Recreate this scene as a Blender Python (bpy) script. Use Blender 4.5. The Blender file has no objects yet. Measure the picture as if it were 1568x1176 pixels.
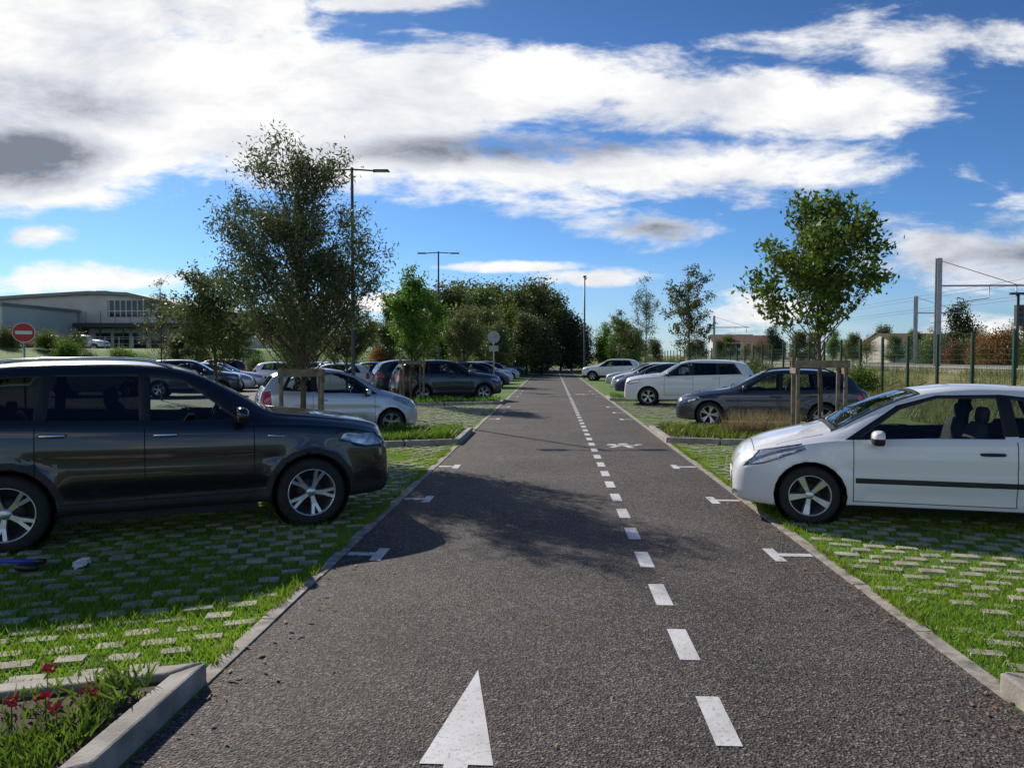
import bpy, bmesh, math, random
import numpy as np
from mathutils import Vector, Matrix
rnd = random.Random(7)
sc = bpy.context.scene
sc.view_settings.view_transform = 'Standard'
sc.view_settings.look = 'None'
sc.view_settings.exposure = 0
COL = sc.collection

# ------------------------------------------------------------------ materials
def new_mat(name):
    m = bpy.data.materials.new(name); m.use_nodes = True
    nt = m.node_tree
    return m, nt, nt.nodes['Principled BSDF']

def simple(name, col, rough=0.6, metal=0.0, coat=0.0, var=0.0, vscale=5.0, bump=0.0, bscale=60.0, spec=None):
    m, nt, b = new_mat(name)
    b.inputs['Base Color'].default_value = (*col, 1)
    b.inputs['Roughness'].default_value = rough
    b.inputs['Metallic'].default_value = metal
    b.inputs['Coat Weight'].default_value = coat
    b.inputs['Coat Roughness'].default_value = 0.04
    if spec is not None: b.inputs['Specular IOR Level'].default_value = spec
    tc = nt.nodes.new('ShaderNodeTexCoord')
    if var > 0:
        n = nt.nodes.new('ShaderNodeTexNoise'); n.inputs['Scale'].default_value = vscale
        n.inputs['Detail'].default_value = 5
        nt.links.new(tc.outputs['Object'], n.inputs['Vector'])
        r = nt.nodes.new('ShaderNodeValToRGB')
        r.color_ramp.elements[0].position = 0.3; r.color_ramp.elements[1].position = 0.7
        r.color_ramp.elements[0].color = (*[c*(1-var) for c in col], 1)
        r.color_ramp.elements[1].color = (*[min(1, c*(1+var)) for c in col], 1)
        nt.links.new(n.outputs['Fac'], r.inputs['Fac'])
        nt.links.new(r.outputs['Color'], b.inputs['Base Color'])
    if bump > 0:
        n2 = nt.nodes.new('ShaderNodeTexNoise'); n2.inputs['Scale'].default_value = bscale
        n2.inputs['Detail'].default_value = 4
        nt.links.new(tc.outputs['Object'], n2.inputs['Vector'])
        bp = nt.nodes.new('ShaderNodeBump'); bp.inputs['Strength'].default_value = bump
        bp.inputs['Distance'].default_value = 0.01
        nt.links.new(n2.outputs['Fac'], bp.inputs['Height'])
        nt.links.new(bp.outputs['Normal'], b.inputs['Normal'])
    return m

def paint(name, col, metal=0.0, rough=0.35, dust=.22):
    m, nt, b = new_mat(name)
    b.inputs['Roughness'].default_value = rough
    b.inputs['Metallic'].default_value = metal
    b.inputs['Coat Weight'].default_value = 1.0
    b.inputs['Coat Roughness'].default_value = 0.03
    tc = nt.nodes.new('ShaderNodeTexCoord')
    n = nt.nodes.new('ShaderNodeTexNoise'); n.inputs['Scale'].default_value = 3.0; n.inputs['Detail'].default_value = 8
    nt.links.new(tc.outputs['Object'], n.inputs['Vector'])
    sx = nt.nodes.new('ShaderNodeSeparateXYZ'); nt.links.new(tc.outputs['Object'], sx.inputs[0])
    mr = nt.nodes.new('ShaderNodeMapRange'); mr.inputs[1].default_value = 0.15; mr.inputs[2].default_value = 0.75
    mr.inputs[3].default_value = dust; mr.inputs[4].default_value = 0.0
    nt.links.new(sx.outputs['Z'], mr.inputs[0])
    mu = nt.nodes.new('ShaderNodeMath'); mu.operation = 'MULTIPLY'
    nt.links.new(mr.outputs[0], mu.inputs[0]); nt.links.new(n.outputs['Fac'], mu.inputs[1])
    mx = nt.nodes.new('ShaderNodeMix'); mx.data_type = 'RGBA'
    mx.inputs['A'].default_value = (*col, 1); mx.inputs['B'].default_value = (0.16, 0.14, 0.12, 1)
    nt.links.new(mu.outputs[0], mx.inputs['Factor'])
    g = nt.nodes.new('ShaderNodeNewGeometry')
    mb = nt.nodes.new('ShaderNodeMix'); mb.data_type = 'RGBA'
    nt.links.new(g.outputs['Backfacing'], mb.inputs['Factor'])
    nt.links.new(mx.outputs['Result'], mb.inputs['A']); mb.inputs['B'].default_value = (0.05, 0.05, 0.05, 1)
    nt.links.new(mb.outputs['Result'], b.inputs['Base Color'])
    return m

def glass_mat(name, tint, gcol=(0.9, 0.95, 1.0)):
    m = bpy.data.materials.new(name); m.use_nodes = True
    nt = m.node_tree; nt.nodes.clear()
    o = nt.nodes.new('ShaderNodeOutputMaterial')
    t = nt.nodes.new('ShaderNodeBsdfTransparent'); t.inputs[0].default_value = (*tint, 1)
    g = nt.nodes.new('ShaderNodeBsdfGlossy'); g.inputs['Roughness'].default_value = 0.02; g.inputs[0].default_value = (*gcol, 1)
    f = nt.nodes.new('ShaderNodeFresnel'); f.inputs[0].default_value = 1.5
    mx = nt.nodes.new('ShaderNodeMixShader')
    nt.links.new(f.outputs[0], mx.inputs[0]); nt.links.new(t.outputs[0], mx.inputs[1]); nt.links.new(g.outputs[0], mx.inputs[2])
    nt.links.new(mx.outputs[0], o.inputs[0])
    return m

M_GLASS = glass_mat('window_glass', (0.74, 0.80, 0.77))
M_PRIV = glass_mat('privacy_glass', (0.14, 0.15, 0.15))
M_RUBBER = simple('black_rubber', (0.012, 0.012, 0.012), 0.45)
M_PLAST = simple('black_plastic', (0.018, 0.018, 0.019), 0.6, var=0.3, bump=0.2)
M_GAP = simple('panel_gap', (0.004, 0.004, 0.004), 0.9)
M_TYRE = simple('tyre_rubber', (0.02, 0.019, 0.018), 0.8, var=0.3, vscale=20)
M_RIM = simple('alloy', (0.55, 0.56, 0.58), 0.3, 0.85)
M_CHROME = simple('chrome', (0.75, 0.76, 0.78), 0.12, 1.0)
M_DARK = simple('dark_interior', (0.02, 0.02, 0.022), 0.8)
M_SEAT = simple('seat_fabric', (0.055, 0.055, 0.06), 0.9, var=0.2)
M_LENS = simple('headlight_lens', (0.42, 0.44, 0.46), 0.12, 0.5, 1.0, var=0.5, vscale=14)
M_TAIL = simple('tail_light_lens', (0.45, 0.012, 0.012), 0.15, 0, 1.0)
M_PLATE = simple('number_plate', (0.75, 0.75, 0.73), 0.4)

# ------------------------------------------------------------------ mesh builder
class MB:
    def __init__(s): s.v = []; s.f = []; s.m = []; s.sm = []
    def quadbox(s, c, size, rz=0.0, mat=0, taper=1.0, tilt=None):
        hx, hy, hz = size[0]/2, size[1]/2, size[2]/2
        R = Matrix.Rotation(rz, 3, 'Z')
        if tilt is not None: R = R @ Matrix.Rotation(tilt, 3, 'Y')
        b = len(s.v)
        for z in (-hz, hz):
            k = taper if z > 0 else 1
            for x, y in ((-hx, -hy), (hx, -hy), (hx, hy), (-hx, hy)):
                s.v.append(tuple(Vector(c) + R @ Vector((x*k, y*k, z))))
        for q in ((3,2,1,0),(4,5,6,7),(0,1,5,4),(1,2,6,5),(2,3,7,6),(3,0,4,7)):
            s.f.append(tuple(b+i for i in q)); s.m.append(mat); s.sm.append(False)
    def blob(s, c, size, mat=0, tilt=0.0, p=.45):
        # rounded cushion (superellipsoid)
        R = Matrix.Rotation(tilt, 3, 'Y'); b = len(s.v); NR, NS = 8, 14
        def pw(v): return math.copysign(abs(v)**p, v)
        for i in range(NR+1):
            ph = -math.pi/2+math.pi*i/NR
            for k in range(NS):
                th = 2*math.pi*k/NS
                s.v.append(tuple(Vector(c)+R @ Vector((size[0]/2*pw(math.cos(ph))*pw(math.cos(th)), size[1]/2*pw(math.cos(ph))*pw(math.sin(th)), size[2]/2*pw(math.sin(ph))))))
        for i in range(NR):
            for k in range(NS):
                k2 = (k+1) % NS
                s.f.append((b+i*NS+k, b+i*NS+k2, b+(i+1)*NS+k2, b+(i+1)*NS+k)); s.m.append(mat); s.sm.append(True)
    def tube(s, pts, rad, n=8, mat=0, cap=True, smooth=True):
        pts = [Vector(p) for p in pts]
        b = len(s.v); prev = None
        for i, p in enumerate(pts):
            d = (pts[min(i+1, len(pts)-1)] - pts[max(i-1, 0)])
            if d.length < 1e-9: d = Vector((0, 0, 1))
            d.normalize()
            if prev is None:
                a = d.orthogonal().normalized()
            else:
                a = (prev - d*prev.dot(d))
                a = a.normalized() if a.length > 1e-6 else d.orthogonal().normalized()
            prev = a; c = d.cross(a)
            r = rad[i] if isinstance(rad, (list, tuple)) else rad
            for k in range(n):
                t = 2*math.pi*k/n
                s.v.append(tuple(p + (a*math.cos(t) + c*math.sin(t))*r))
        for i in range(len(pts)-1):
            for k in range(n):
                k2 = (k+1) % n
                s.f.append((b+i*n+k, b+i*n+k2, b+(i+1)*n+k2, b+(i+1)*n+k)); s.m.append(mat); s.sm.append(smooth)
        if cap:
            s.f.append(tuple(b+k for k in range(n))[::-1]); s.m.append(mat); s.sm.append(False)
            e = b+(len(pts)-1)*n
            s.f.append(tuple(e+k for k in range(n))); s.m.append(mat); s.sm.append(False)
    def poly(s, pts, mat=0):
        b = len(s.v); s.v += [tuple(p) for p in pts]
        s.f.append(tuple(range(b, b+len(pts)))); s.m.append(mat); s.sm.append(False)
    def prism(s, pts2, z0, z1, mat=0):
        n = len(pts2); b = len(s.v)
        s.v += [(p[0], p[1], z0) for p in pts2] + [(p[0], p[1], z1) for p in pts2]
        s.f.append(tuple(b+n+i for i in range(n))); s.m.append(mat); s.sm.append(False)
        for i in range(n):
            j = (i+1) % n
            s.f.append((b+i, b+j, b+n+j, b+n+i)); s.m.append(mat); s.sm.append(False)
    def obj(s, name, mats, parent=None, bevel=0.0, loc=(0,0,0), rz=0.0):
        me = bpy.data.meshes.new(name); me.from_pydata(s.v, [], s.f)
        for m in mats: me.materials.append(m)
        me.polygons.foreach_set('material_index', s.m)
        me.polygons.foreach_set('use_smooth', s.sm)
        me.update()
        o = bpy.data.objects.new(name, me); COL.objects.link(o)
        o.location = loc; o.rotation_euler = (0, 0, rz)
        if parent: o.parent = parent
        if bevel > 0:
            md = o.modifiers.new('bevel', 'BEVEL'); md.width = bevel; md.segments = 2; md.limit_method = 'ANGLE'
        return o

def empty(name, loc=(0,0,0), rz=0.0):
    e = bpy.data.objects.new(name, None); COL.objects.link(e)
    e.location = loc; e.rotation_euler = (0, 0, rz); e.empty_display_size = 0.2
    return e

# ------------------------------------------------------------------ cars
def pchip(pts):
    xs = np.array([p[0] for p in pts], float); ys = np.array([p[1] for p in pts], float)
    h = np.diff(xs); d = np.diff(ys)/h
    m = np.zeros_like(ys); m[0] = d[0]; m[-1] = d[-1]
    for i in range(1, len(ys)-1):
        if d[i-1]*d[i] <= 0: m[i] = 0
        else:
            w1 = 2*h[i]+h[i-1]; w2 = h[i]+2*h[i-1]
            m[i] = (w1+w2)/(w1/d[i-1]+w2/d[i])
    def f(x):
        x = min(max(x, xs[0]), xs[-1])
        i = min(int(np.searchsorted(xs, x, 'right'))-1, len(xs)-2)
        t = (x-xs[i])/h[i]
        return float((2*t**3-3*t*t+1)*ys[i]+(t**3-2*t*t+t)*h[i]*m[i]+(-2*t**3+3*t*t)*ys[i+1]+(t**3-t*t)*h[i]*m[i+1])
    return f

SPEC = {}
SPEC['suv'] = dict(L=4.64, hw=0.92, R=0.355, fo=0.89, wb=2.71,
    zt=[(0,.62),(.015,.82),(.04,.93),(.10,1.02),(.3,1.085),(.6,1.13),(.9,1.17),(1.22,1.21),(1.6,1.42),(2.02,1.63),(2.3,1.695),(2.8,1.725),(3.4,1.715),(3.9,1.665),(4.2,1.59),(4.35,1.48),(4.5,1.22),(4.58,1.05),(4.64,.62)],
    zs=[(0,.54),(.04,.80),(.12,.90),(.4,.995),(.8,1.05),(1.2,1.075),(2,1.095),(3,1.135),(4,1.175),(4.4,1.13),(4.58,.90),(4.64,.56)],
    zb=[(0,.36),(.1,.30),(.5,.28),(2,.29),(3.5,.30),(4.3,.36),(4.64,.42)],
    wf=[(0,.72),(.05,.83),(.15,.915),(.35,.97),(.7,.995),(2,1.0),(3.8,.99),(4.3,.96),(4.55,.88),(4.64,.78)],
    wt=[(0,.55),(.15,.72),(.8,.82),(1.22,.82),(1.6,.76),(2.1,.70),(3.2,.695),(4.2,.67),(4.45,.72),(4.64,.6)],
    frame=[(1.42,1.115),(4.12,1.205),(3.86,1.595),(2.3,1.622),(2.04,1.562)],
    wins=[([(1.60,1.145),(2.42,1.155),(2.42,1.585),(2.11,1.552)],0),([(2.50,1.16),(3.28,1.185),(3.24,1.60),(2.50,1.598)],1),([(3.37,1.19),(4.02,1.22),(3.80,1.57),(3.32,1.595)],1)],
    ws=([(1.30,.67),(1.96,.56)],1.15), rw=([(4.24,.50),(4.47,.55)],1.2),
    doors=[1.46,2.46,3.36], dz=(.40,1.09), clad=.43, rails=True,
    head=[(.07,.82),(.30,.81),(.60,.90),(.56,.975),(.2,.955)], grille=[(.66,.46,.86,.50),(.40,.42,.55,.45)], tail=[(4.36,.88),(4.62,.88),(4.56,1.16),(4.36,1.18)],
    mirror=(1.60,1.125), handles=[(2.28,1.02),(3.22,1.05)], crease=.78, flare=.024)
SPEC['hatch3'] = dict(L=3.95, hw=0.86, R=0.31, fo=0.78, wb=2.54,
    zt=[(0,.50),(.02,.58),(.06,.655),(.16,.745),(.4,.85),(.7,.93),(.97,.995),(1.3,1.18),(1.68,1.345),(1.98,1.425),(2.42,1.465),(2.92,1.45),(3.32,1.395),(3.54,1.33),(3.68,1.2),(3.85,.95),(3.91,.8),(3.95,.52)],
    zs=[(0,.44),(.06,.57),(.16,.665),(.4,.76),(.75,.85),(1.05,.89),(1.5,.905),(2,.915),(3,.945),(3.5,.975),(3.82,.82),(3.95,.47)],
    zb=[(0,.24),(.1,.20),(.5,.18),(2,.19),(3.5,.21),(3.95,.32)],
    wf=[(0,.58),(.05,.70),(.15,.82),(.35,.93),(.7,.99),(1.5,1.0),(3.1,.995),(3.6,.94),(3.86,.84),(3.95,.74)],
    wt=[(0,.5),(.15,.68),(.8,.80),(.97,.80),(1.35,.74),(1.95,.665),(2.9,.655),(3.5,.63),(3.8,.7),(3.95,.6)],
    frame=[(1.12,.905),(3.42,1.015),(3.22,1.325),(2.62,1.39),(2.03,1.375),(1.65,1.265)],
    wins=[([(1.26,.93),(2.60,.955),(2.58,1.36),(2.03,1.35),(1.68,1.235)],0),([(2.72,.97),(3.34,1.03),(3.17,1.295),(2.70,1.35)],0)],
    ws=([(1.05,.63),(1.86,.50)],.95), rw=([(3.58,.48),(3.78,.54)],.95),
    doors=[1.20,2.70], dz=(.27,.91), clad=None, rails=False,
    head=[(.10,.575),(.32,.63),(.74,.80),(.70,.855),(.28,.765)], grille=[(.24,.52,.40,.46),(.50,.16,.54,.18)], tail=[(3.64,.72),(3.90,.72),(3.82,1.0),(3.66,1.02)],
    mirror=(1.42,.875), handles=[(2.48,.80)], crease=.62, flare=.02, mould=(1.22,2.90,.465,.52))
SPEC['estate'] = dict(L=4.62, hw=0.89, R=0.32, fo=0.86, wb=2.68,
    zt=[(0,.52),(.03,.64),(.1,.73),(.3,.81),(.7,.90),(1.3,.985),(1.7,1.18),(2.15,1.39),(2.5,1.455),(3.0,1.47),(3.6,1.44),(4.0,1.38),(4.2,1.27),(4.42,1.0),(4.55,.92),(4.62,.55)],
    zs=[(0,.45),(.1,.64),(.3,.73),(.7,.81),(1.3,.88),(2,.90),(3,.93),(4,.96),(4.4,.90),(4.62,.5)],
    zb=[(0,.24),(.1,.20),(.5,.18),(2,.19),(4,.22),(4.62,.34)],
    wf=[(0,.66),(.05,.76),(.15,.86),(.35,.94),(.7,.985),(2,1.0),(3.8,.98),(4.3,.93),(4.55,.85),(4.62,.76)],
    wt=[(0,.55),(.15,.70),(.8,.80),(1.3,.80),(1.7,.73),(2.2,.65),(3.2,.645),(4.1,.62),(4.45,.72),(4.62,.6)],
    frame=[(1.5,.92),(4.12,1.0),(3.85,1.34),(3.0,1.395),(2.35,1.38)],
    wins=[([(1.72,.945),(2.52,.96),(2.52,1.36),(2.3,1.34)],0),([(2.6,.96),(3.38,.98),(3.3,1.36),(2.6,1.37)],0),([(3.46,.99),(4.02,1.02),(3.8,1.31),(3.4,1.345)],1)],
    ws=([(1.40,.64),(2.06,.50)],.95), rw=([(4.06,.46),(4.36,.54)],.98),
    doors=[1.55,2.56,3.44], dz=(.27,.90), clad=None, rails=True,
    head=[(.10,.60),(.35,.62),(.62,.72),(.6,.79),(.2,.73)], grille=[(.42,.34,.64,.38),(.28,.5,.38,.46)], tail=[(4.28,.72),(4.6,.72),(4.5,.90),(4.3,.92)],
    mirror=(1.72,.93), handles=[(2.42,.80),(3.32,.82)], crease=.66, flare=.02)

def scaled(base, fx, fz, fw, **kw):
    s = dict(SPEC[base]); 
    def sp(l, a, b): return [(p[0]*a, p[1]*b) for p in l]
    s['L'] *= fx; s['fo'] *= fx; s['wb'] *= fx; s['hw'] *= fw
    s['zt'] = sp(s['zt'], fx, fz); s['zs'] = sp(s['zs'], fx, fz); s['zb'] = sp(s['zb'], fx, 1)
    s['wf'] = sp(s['wf'], fx, 1); s['wt'] = sp(s['wt'], fx, 1)
    s['frame'] = sp(s['frame'], fx, fz); s['wins'] = [(sp(w, fx, fz), k) for w, k in s['wins']]
    s['ws'] = (sp(s['ws'][0], fx, fw), s['ws'][1]*fz); s['rw'] = (sp(s['rw'][0], fx, fw), s['rw'][1]*fz)
    s['doors'] = [d*fx for d in s['doors']]; s['dz'] = (s['dz'][0]*fz, s['dz'][1]*fz)
    s['head'] = sp(s['head'], fx, fz); s['tail'] = sp(s['tail'], fx, fz)
    s['grille'] = [(a*fz, b, c*fz, d) for a, b, c, d in s['grille']]
    s['mirror'] = (s['mirror'][0]*fx, s['mirror'][1]*fz); s['handles'] = sp(s['handles'], fx, fz)
    s['crease'] *= fz
    if s['clad']: s['clad'] *= fz
    s.update(kw); return s
SPEC['city'] = scaled('hatch3', .915, 1.035, .96, R=.29, mould=None)
SPEC['hatch5'] = scaled('hatch3', 1.06, 1.02, 1.02, mould=None, doors=[1.27,2.15,3.0])
SPEC['mpv'] = scaled('suv', 1.02, .975, 1.0, clad=None, rails=False, R=.34,
    zb=[(0,.28),(.1,.22),(.5,.2),(2,.2),(4,.24),(4.73,.34)])
SPEC['crossover'] = scaled('suv', .95, .965, .99, rails=False, R=.34)

def build_body(sp, hi=True):
    L = sp['L']; hw = sp['hw']
    zt, zs, zb, wf, wt = (pchip(sp[k]) for k in ('zt', 'zs', 'zb', 'wf', 'wt'))
    n = 84 if hi else 44
    st = set(np.round(np.linspace(0, L, n), 4))
    for e in (0.01, .02, .04, .06, .09, .12, .16, .2): st.add(e); st.add(round(L-e, 4))
    st = sorted(st)
    ss = [st[0]]
    for s in st[1:]:
        if s-ss[-1] > 0.008: ss.append(s)
    bm = bmesh.new(); rings = []
    ax = [(sp['fo'], sp['R']), (sp['fo']+sp['wb'], sp['R'])]
    RA = sp['R']+.055
    for s in ss:
        w = wf(s)*hw; b = zb(s); sh = zs(s); t = max(zt(s), sh+.03); top = wt(s)*hw
        top = min(top, w*.92)
        h = sh-b; g = t-sh; drop = min(.07, .35*g)
        P = [(w*.90,b),(w*.955,b+.02),(w*.975,b+.07),(w*.988,b+.22*h),(w*.997,b+.38*h),(w*1.0,b+.52*h),(w*1.0,b+.66*h),(w*.993,b+.80*h),(w*.978,b+.92*h),(w*.955,sh)]
        wb_ = w*.935
        for f in (.12, .3, .5, .7, .88):
            k = f**1.2
            P.append((wb_+(top-wb_)*k, sh+f*(g-drop)))
        P += [(top*.985, t-drop), (top*.95, t-drop*.5), (top*.88, t-drop*.2), (top*.7, t), (top*.45, t+.010), (top*.2, t+.016)]
        if hi:
            Q = [P[0]]
            for i in range(len(P)-1):
                if i in (2,3,4,5,6,7,8): Q.append(((P[i][0]+P[i+1][0])/2, (P[i][1]+P[i+1][1])/2))
                Q.append(P[i+1])
            P = Q
        ring = []
        def fix(y, z):
            yy = y
            for (a, r) in ax:
                rr = math.hypot(s-a, z-r)
                if z < sh: yy += sp['flare']*math.exp(-((rr-RA)/.075)**2)
            if .6 < s < L-.3 and z < sh:
                yy -= .010*math.exp(-((z-(sp['crease']+.03*(s-L/2)/L*2))/.035)**2)
                yy -= .018*math.exp(-((z-(b+.17))/.06)**2) if 1.3 < s < L-1.2 else 0
            return yy
        x = L/2-s
        for y, z in P: ring.append(bm.verts.new((x, fix(y, z), z)))
        ring.append(bm.verts.new((x, 0, t+.018)))
        for y, z in reversed(P): ring.append(bm.verts.new((x, -fix(y, z), z)))
        rings.append(ring)
    for a, c in zip(rings[:-1], rings[1:]):
        for i in range(len(a)-1):
            bm.faces.new((a[i], a[i+1], c[i+1], c[i]))
    bm.faces.new(rings[0][::-1]); bm.faces.new(rings[-1])
    bm.normal_update()
    up = [f for f in bm.faces if f.calc_center_median().z > 1.3 and abs(f.calc_center_median().y) < .3]
    if sum(f.normal.z for f in up) < 0:
        for f in bm.faces: f.normal_flip()
        bm.normal_update()
    f0 = [f for f in bm.faces if len(f.verts) > 6]
    for f in f0:
        if f.normal.x*f.calc_center_median().x < 0: f.normal_flip()
    for f in bm.faces: f.smooth = True

    def cut(poly, proj, filt, mat=None, delete=False, inset=None, s_coord=True):
        if proj in ('side', 'top') and s_coord: poly = [(L/2-p[0], p[1]) for p in poly]
        a_ = {'side': (0, 2), 'top': (0, 1), 'front': (1, 2)}[proj]
        A = sum(poly[i][0]*poly[(i+1) % len(poly)][1]-poly[(i+1) % len(poly)][0]*poly[i][1] for i in range(len(poly)))
        if A < 0: poly = poly[::-1]
        x0, x1 = min(p[0] for p in poly), max(p[0] for p in poly); y0, y1 = min(p[1] for p in poly), max(p[1] for p in poly)
        faces = []
        for f in bm.faces:
            c = f.calc_center_median()
            if not filt(c, f.normal): continue
            us = [v.co[a_[0]] for v in f.verts]; vs = [v.co[a_[1]] for v in f.verts]
            if max(us) > x0 and min(us) < x1 and max(vs) > y0 and min(vs) < y1: faces.append(f)
        for i in range(len(poly)):
            p, q = poly[i], poly[(i+1) % len(poly)]
            nx, ny = q[1]-p[1], -(q[0]-p[0]); l = math.hypot(nx, ny)
            if l < 1e-9: continue
            no = [0, 0, 0]; co = [0, 0, 0]; no[a_[0]] = nx/l; no[a_[1]] = ny/l; co[a_[0]] = p[0]; co[a_[1]] = p[1]
            g = set(faces)
            for f in faces: g.update(f.edges); g.update(f.verts)
            r = bmesh.ops.bisect_plane(bm, geom=list(g), dist=1e-5, plane_co=co, plane_no=no)
            nf = [e for e in r['geom'] if isinstance(e, bmesh.types.BMFace)]
            faces = []
            for f in nf:
                c = f.calc_center_median()
                if (c[a_[0]]-p[0])*nx+(c[a_[1]]-p[1])*ny < 0: faces.append(f)
            if not faces: return
        if delete:
            bmesh.ops.delete(bm, geom=faces, context='FACES'); return
        for f in faces: f.material_index = mat
        if inset:
            for sgn in (1, -1):
                ff = [f for f in faces if (f.calc_center_median().y*sgn > 0 or proj != 'side')]
                if proj != 'side' and sgn == -1: break
                if ff:
                    r = bmesh.ops.inset_region(bm, faces=ff, thickness=inset, depth=-.007, use_even_offset=False)
                    for f in r['faces']: f.material_index = 2
    # mats: 0 paint 1 glass 2 rubber 3 plastic 4 gap 5 lens 6 tail 7 privacy 8 chrome
    sides = lambda c, nn: abs(c.y) > .45
    if sp['clad']:
        cut([(-.1, 0), (L+.1, 0), (L+.1, sp['clad']), (-.1, sp['clad'])], 'side', lambda c, nn: True, 3)
    else:
        cut([(sp['fo']+sp['R'], 0), (sp['fo']+sp['wb']-sp['R'], 0), (sp['fo']+sp['wb']-sp['R'], .235), (sp['fo']+sp['R'], .235)], 'side', sides, 3)
    if sp.get('mould'):
        m = sp['mould']
        cut([(m[0], m[2]), (m[1], m[2]), (m[1], m[3]), (m[0], m[3])], 'side', sides, 3)
    for (a, r) in ax:
        N = 22
        if sp['clad']:
            cut([(a+(RA+.065)*math.cos(2*math.pi*k/N), r+(RA+.065)*math.sin(2*math.pi*k/N)) for k in range(N)], 'side', sides, 3)
        cut([(a+RA*math.cos(2*math.pi*k/N), r+RA*math.sin(2*math.pi*k/N)) for k in range(N)], 'side', sides, None, True)
        ed = [e for e in bm.edges if e.is_boundary and all(math.hypot(L/2-v.co.x-a, v.co.z-r) < RA+.01 and abs(v.co.y) > .45 for v in e.verts)]
        if ed:
            r_ = bmesh.ops.extrude_edge_only(bm, edges=ed)
            for v in [e for e in r_['geom'] if isinstance(e, bmesh.types.BMVert)]:
                v.co.y *= .86
            for f in [e for e in r_['geom'] if isinstance(e, bmesh.types.BMFace)]: f.material_index = 3; f.smooth = False
    bm.normal_update()
    above = lambda c, nn: abs(c.y) > .35 and c.z > .8
    cut(sp['frame'], 'side', above, 2)
    for w, k in sp['wins']:
        cut(w, 'side', above, 7 if k else 1, inset=.008)
    (a0, w0), (a1, w1) = sp['ws'][0]
    cut([(a0-.05, -w0-.035), (a0-.05, w0+.035), (a1+.03, w1+.03), (a1+.03, -w1-.03)], 'top', lambda c, nn: c.z > .8 and nn.z > .2, 2)
    cut([(a0, -w0), (a0, w0), (a1, w1), (a1, -w1)], 'top', lambda c, nn: c.z > .8 and nn.z > .2, 1, inset=.008)
    (a0, w0), (a1, w1) = sp['rw'][0]
    cut([(a0, -w0), (a0, w0), (a1, w1), (a1, -w1)], 'top', lambda c, nn: c.z > .8, 7, inset=.01)
    cut(sp['head'], 'side', lambda c, nn: abs(c.y) > .36, 5, inset=.008)
    cut(sp['tail'], 'side', lambda c, nn: abs(c.y) > .40, 6, inset=.008)
    for (za, wa, zc, wc) in sp['grille']:
        cut([(-wa, za), (wa, za), (wc, zc), (-wc, zc)], 'front', lambda c, nn: c.x > L/2-.35, 3, inset=.012)
    dz = sp['dz']
    for k, d in enumerate(sp['doors']):
        zc = dz[1]+.02*k
        cut([(d-.004, dz[0]), (d+.005, dz[0]), (d+.005, zc), (d-.004, zc)], 'side', sides, 4)
    d0, d1 = sp['doors'][0], min(sp['doors'][-1], sp['fo']+sp['wb']-RA-.02)
    cut([(d0, dz[0]), (d1, dz[0]), (d1, dz[0]+.008), (d0, dz[0]+.008)], 'side', sides, 4)
    cs = sp['doors'][0]-.28
    cut([(.22, .0), (.228, .0), (.228, 1.4), (.22, 1.4)], 'side', lambda c, nn: abs(c.y) < .62 and nn.z > .5, 4)
    for sg in (-1, 1):
        y = sg*hw*.79
        cut([(.45, y-.004), (cs, y-.004), (cs, y+.004), (.45, y+.004)], 'top', lambda c, nn: nn.z > .35, 4)
    me = bpy.data.meshes.new('body')
    for m in (M_DARK, M_GLASS, M_RUBBER, M_PLAST, M_GAP, M_LENS, M_TAIL, M_PRIV, M_CHROME): me.materials.append(m)
    bm.to_mesh(me); bm.free()
    return me

def lathe(mb, prof, cy, cx, cz, n=32, mat=0, sgn=1, smooth=True):
    b = len(mb.v)
    for (r, y) in prof:
        for k in range(n):
            t = 2*math.pi*k/n
            mb.v.append((cx+r*math.cos(t), cy+sgn*y, cz+r*math.sin(t)))
    for i in range(len(prof)-1):
        for k in range(n):
            k2 = (k+1) % n
            q = (b+i*n+k, b+i*n+k2, b+(i+1)*n+k2, b+(i+1)*n+k)
            mb.f.append(q if sgn < 0 else q[::-1]); mb.m.append(mat); mb.sm.append(smooth)

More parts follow.
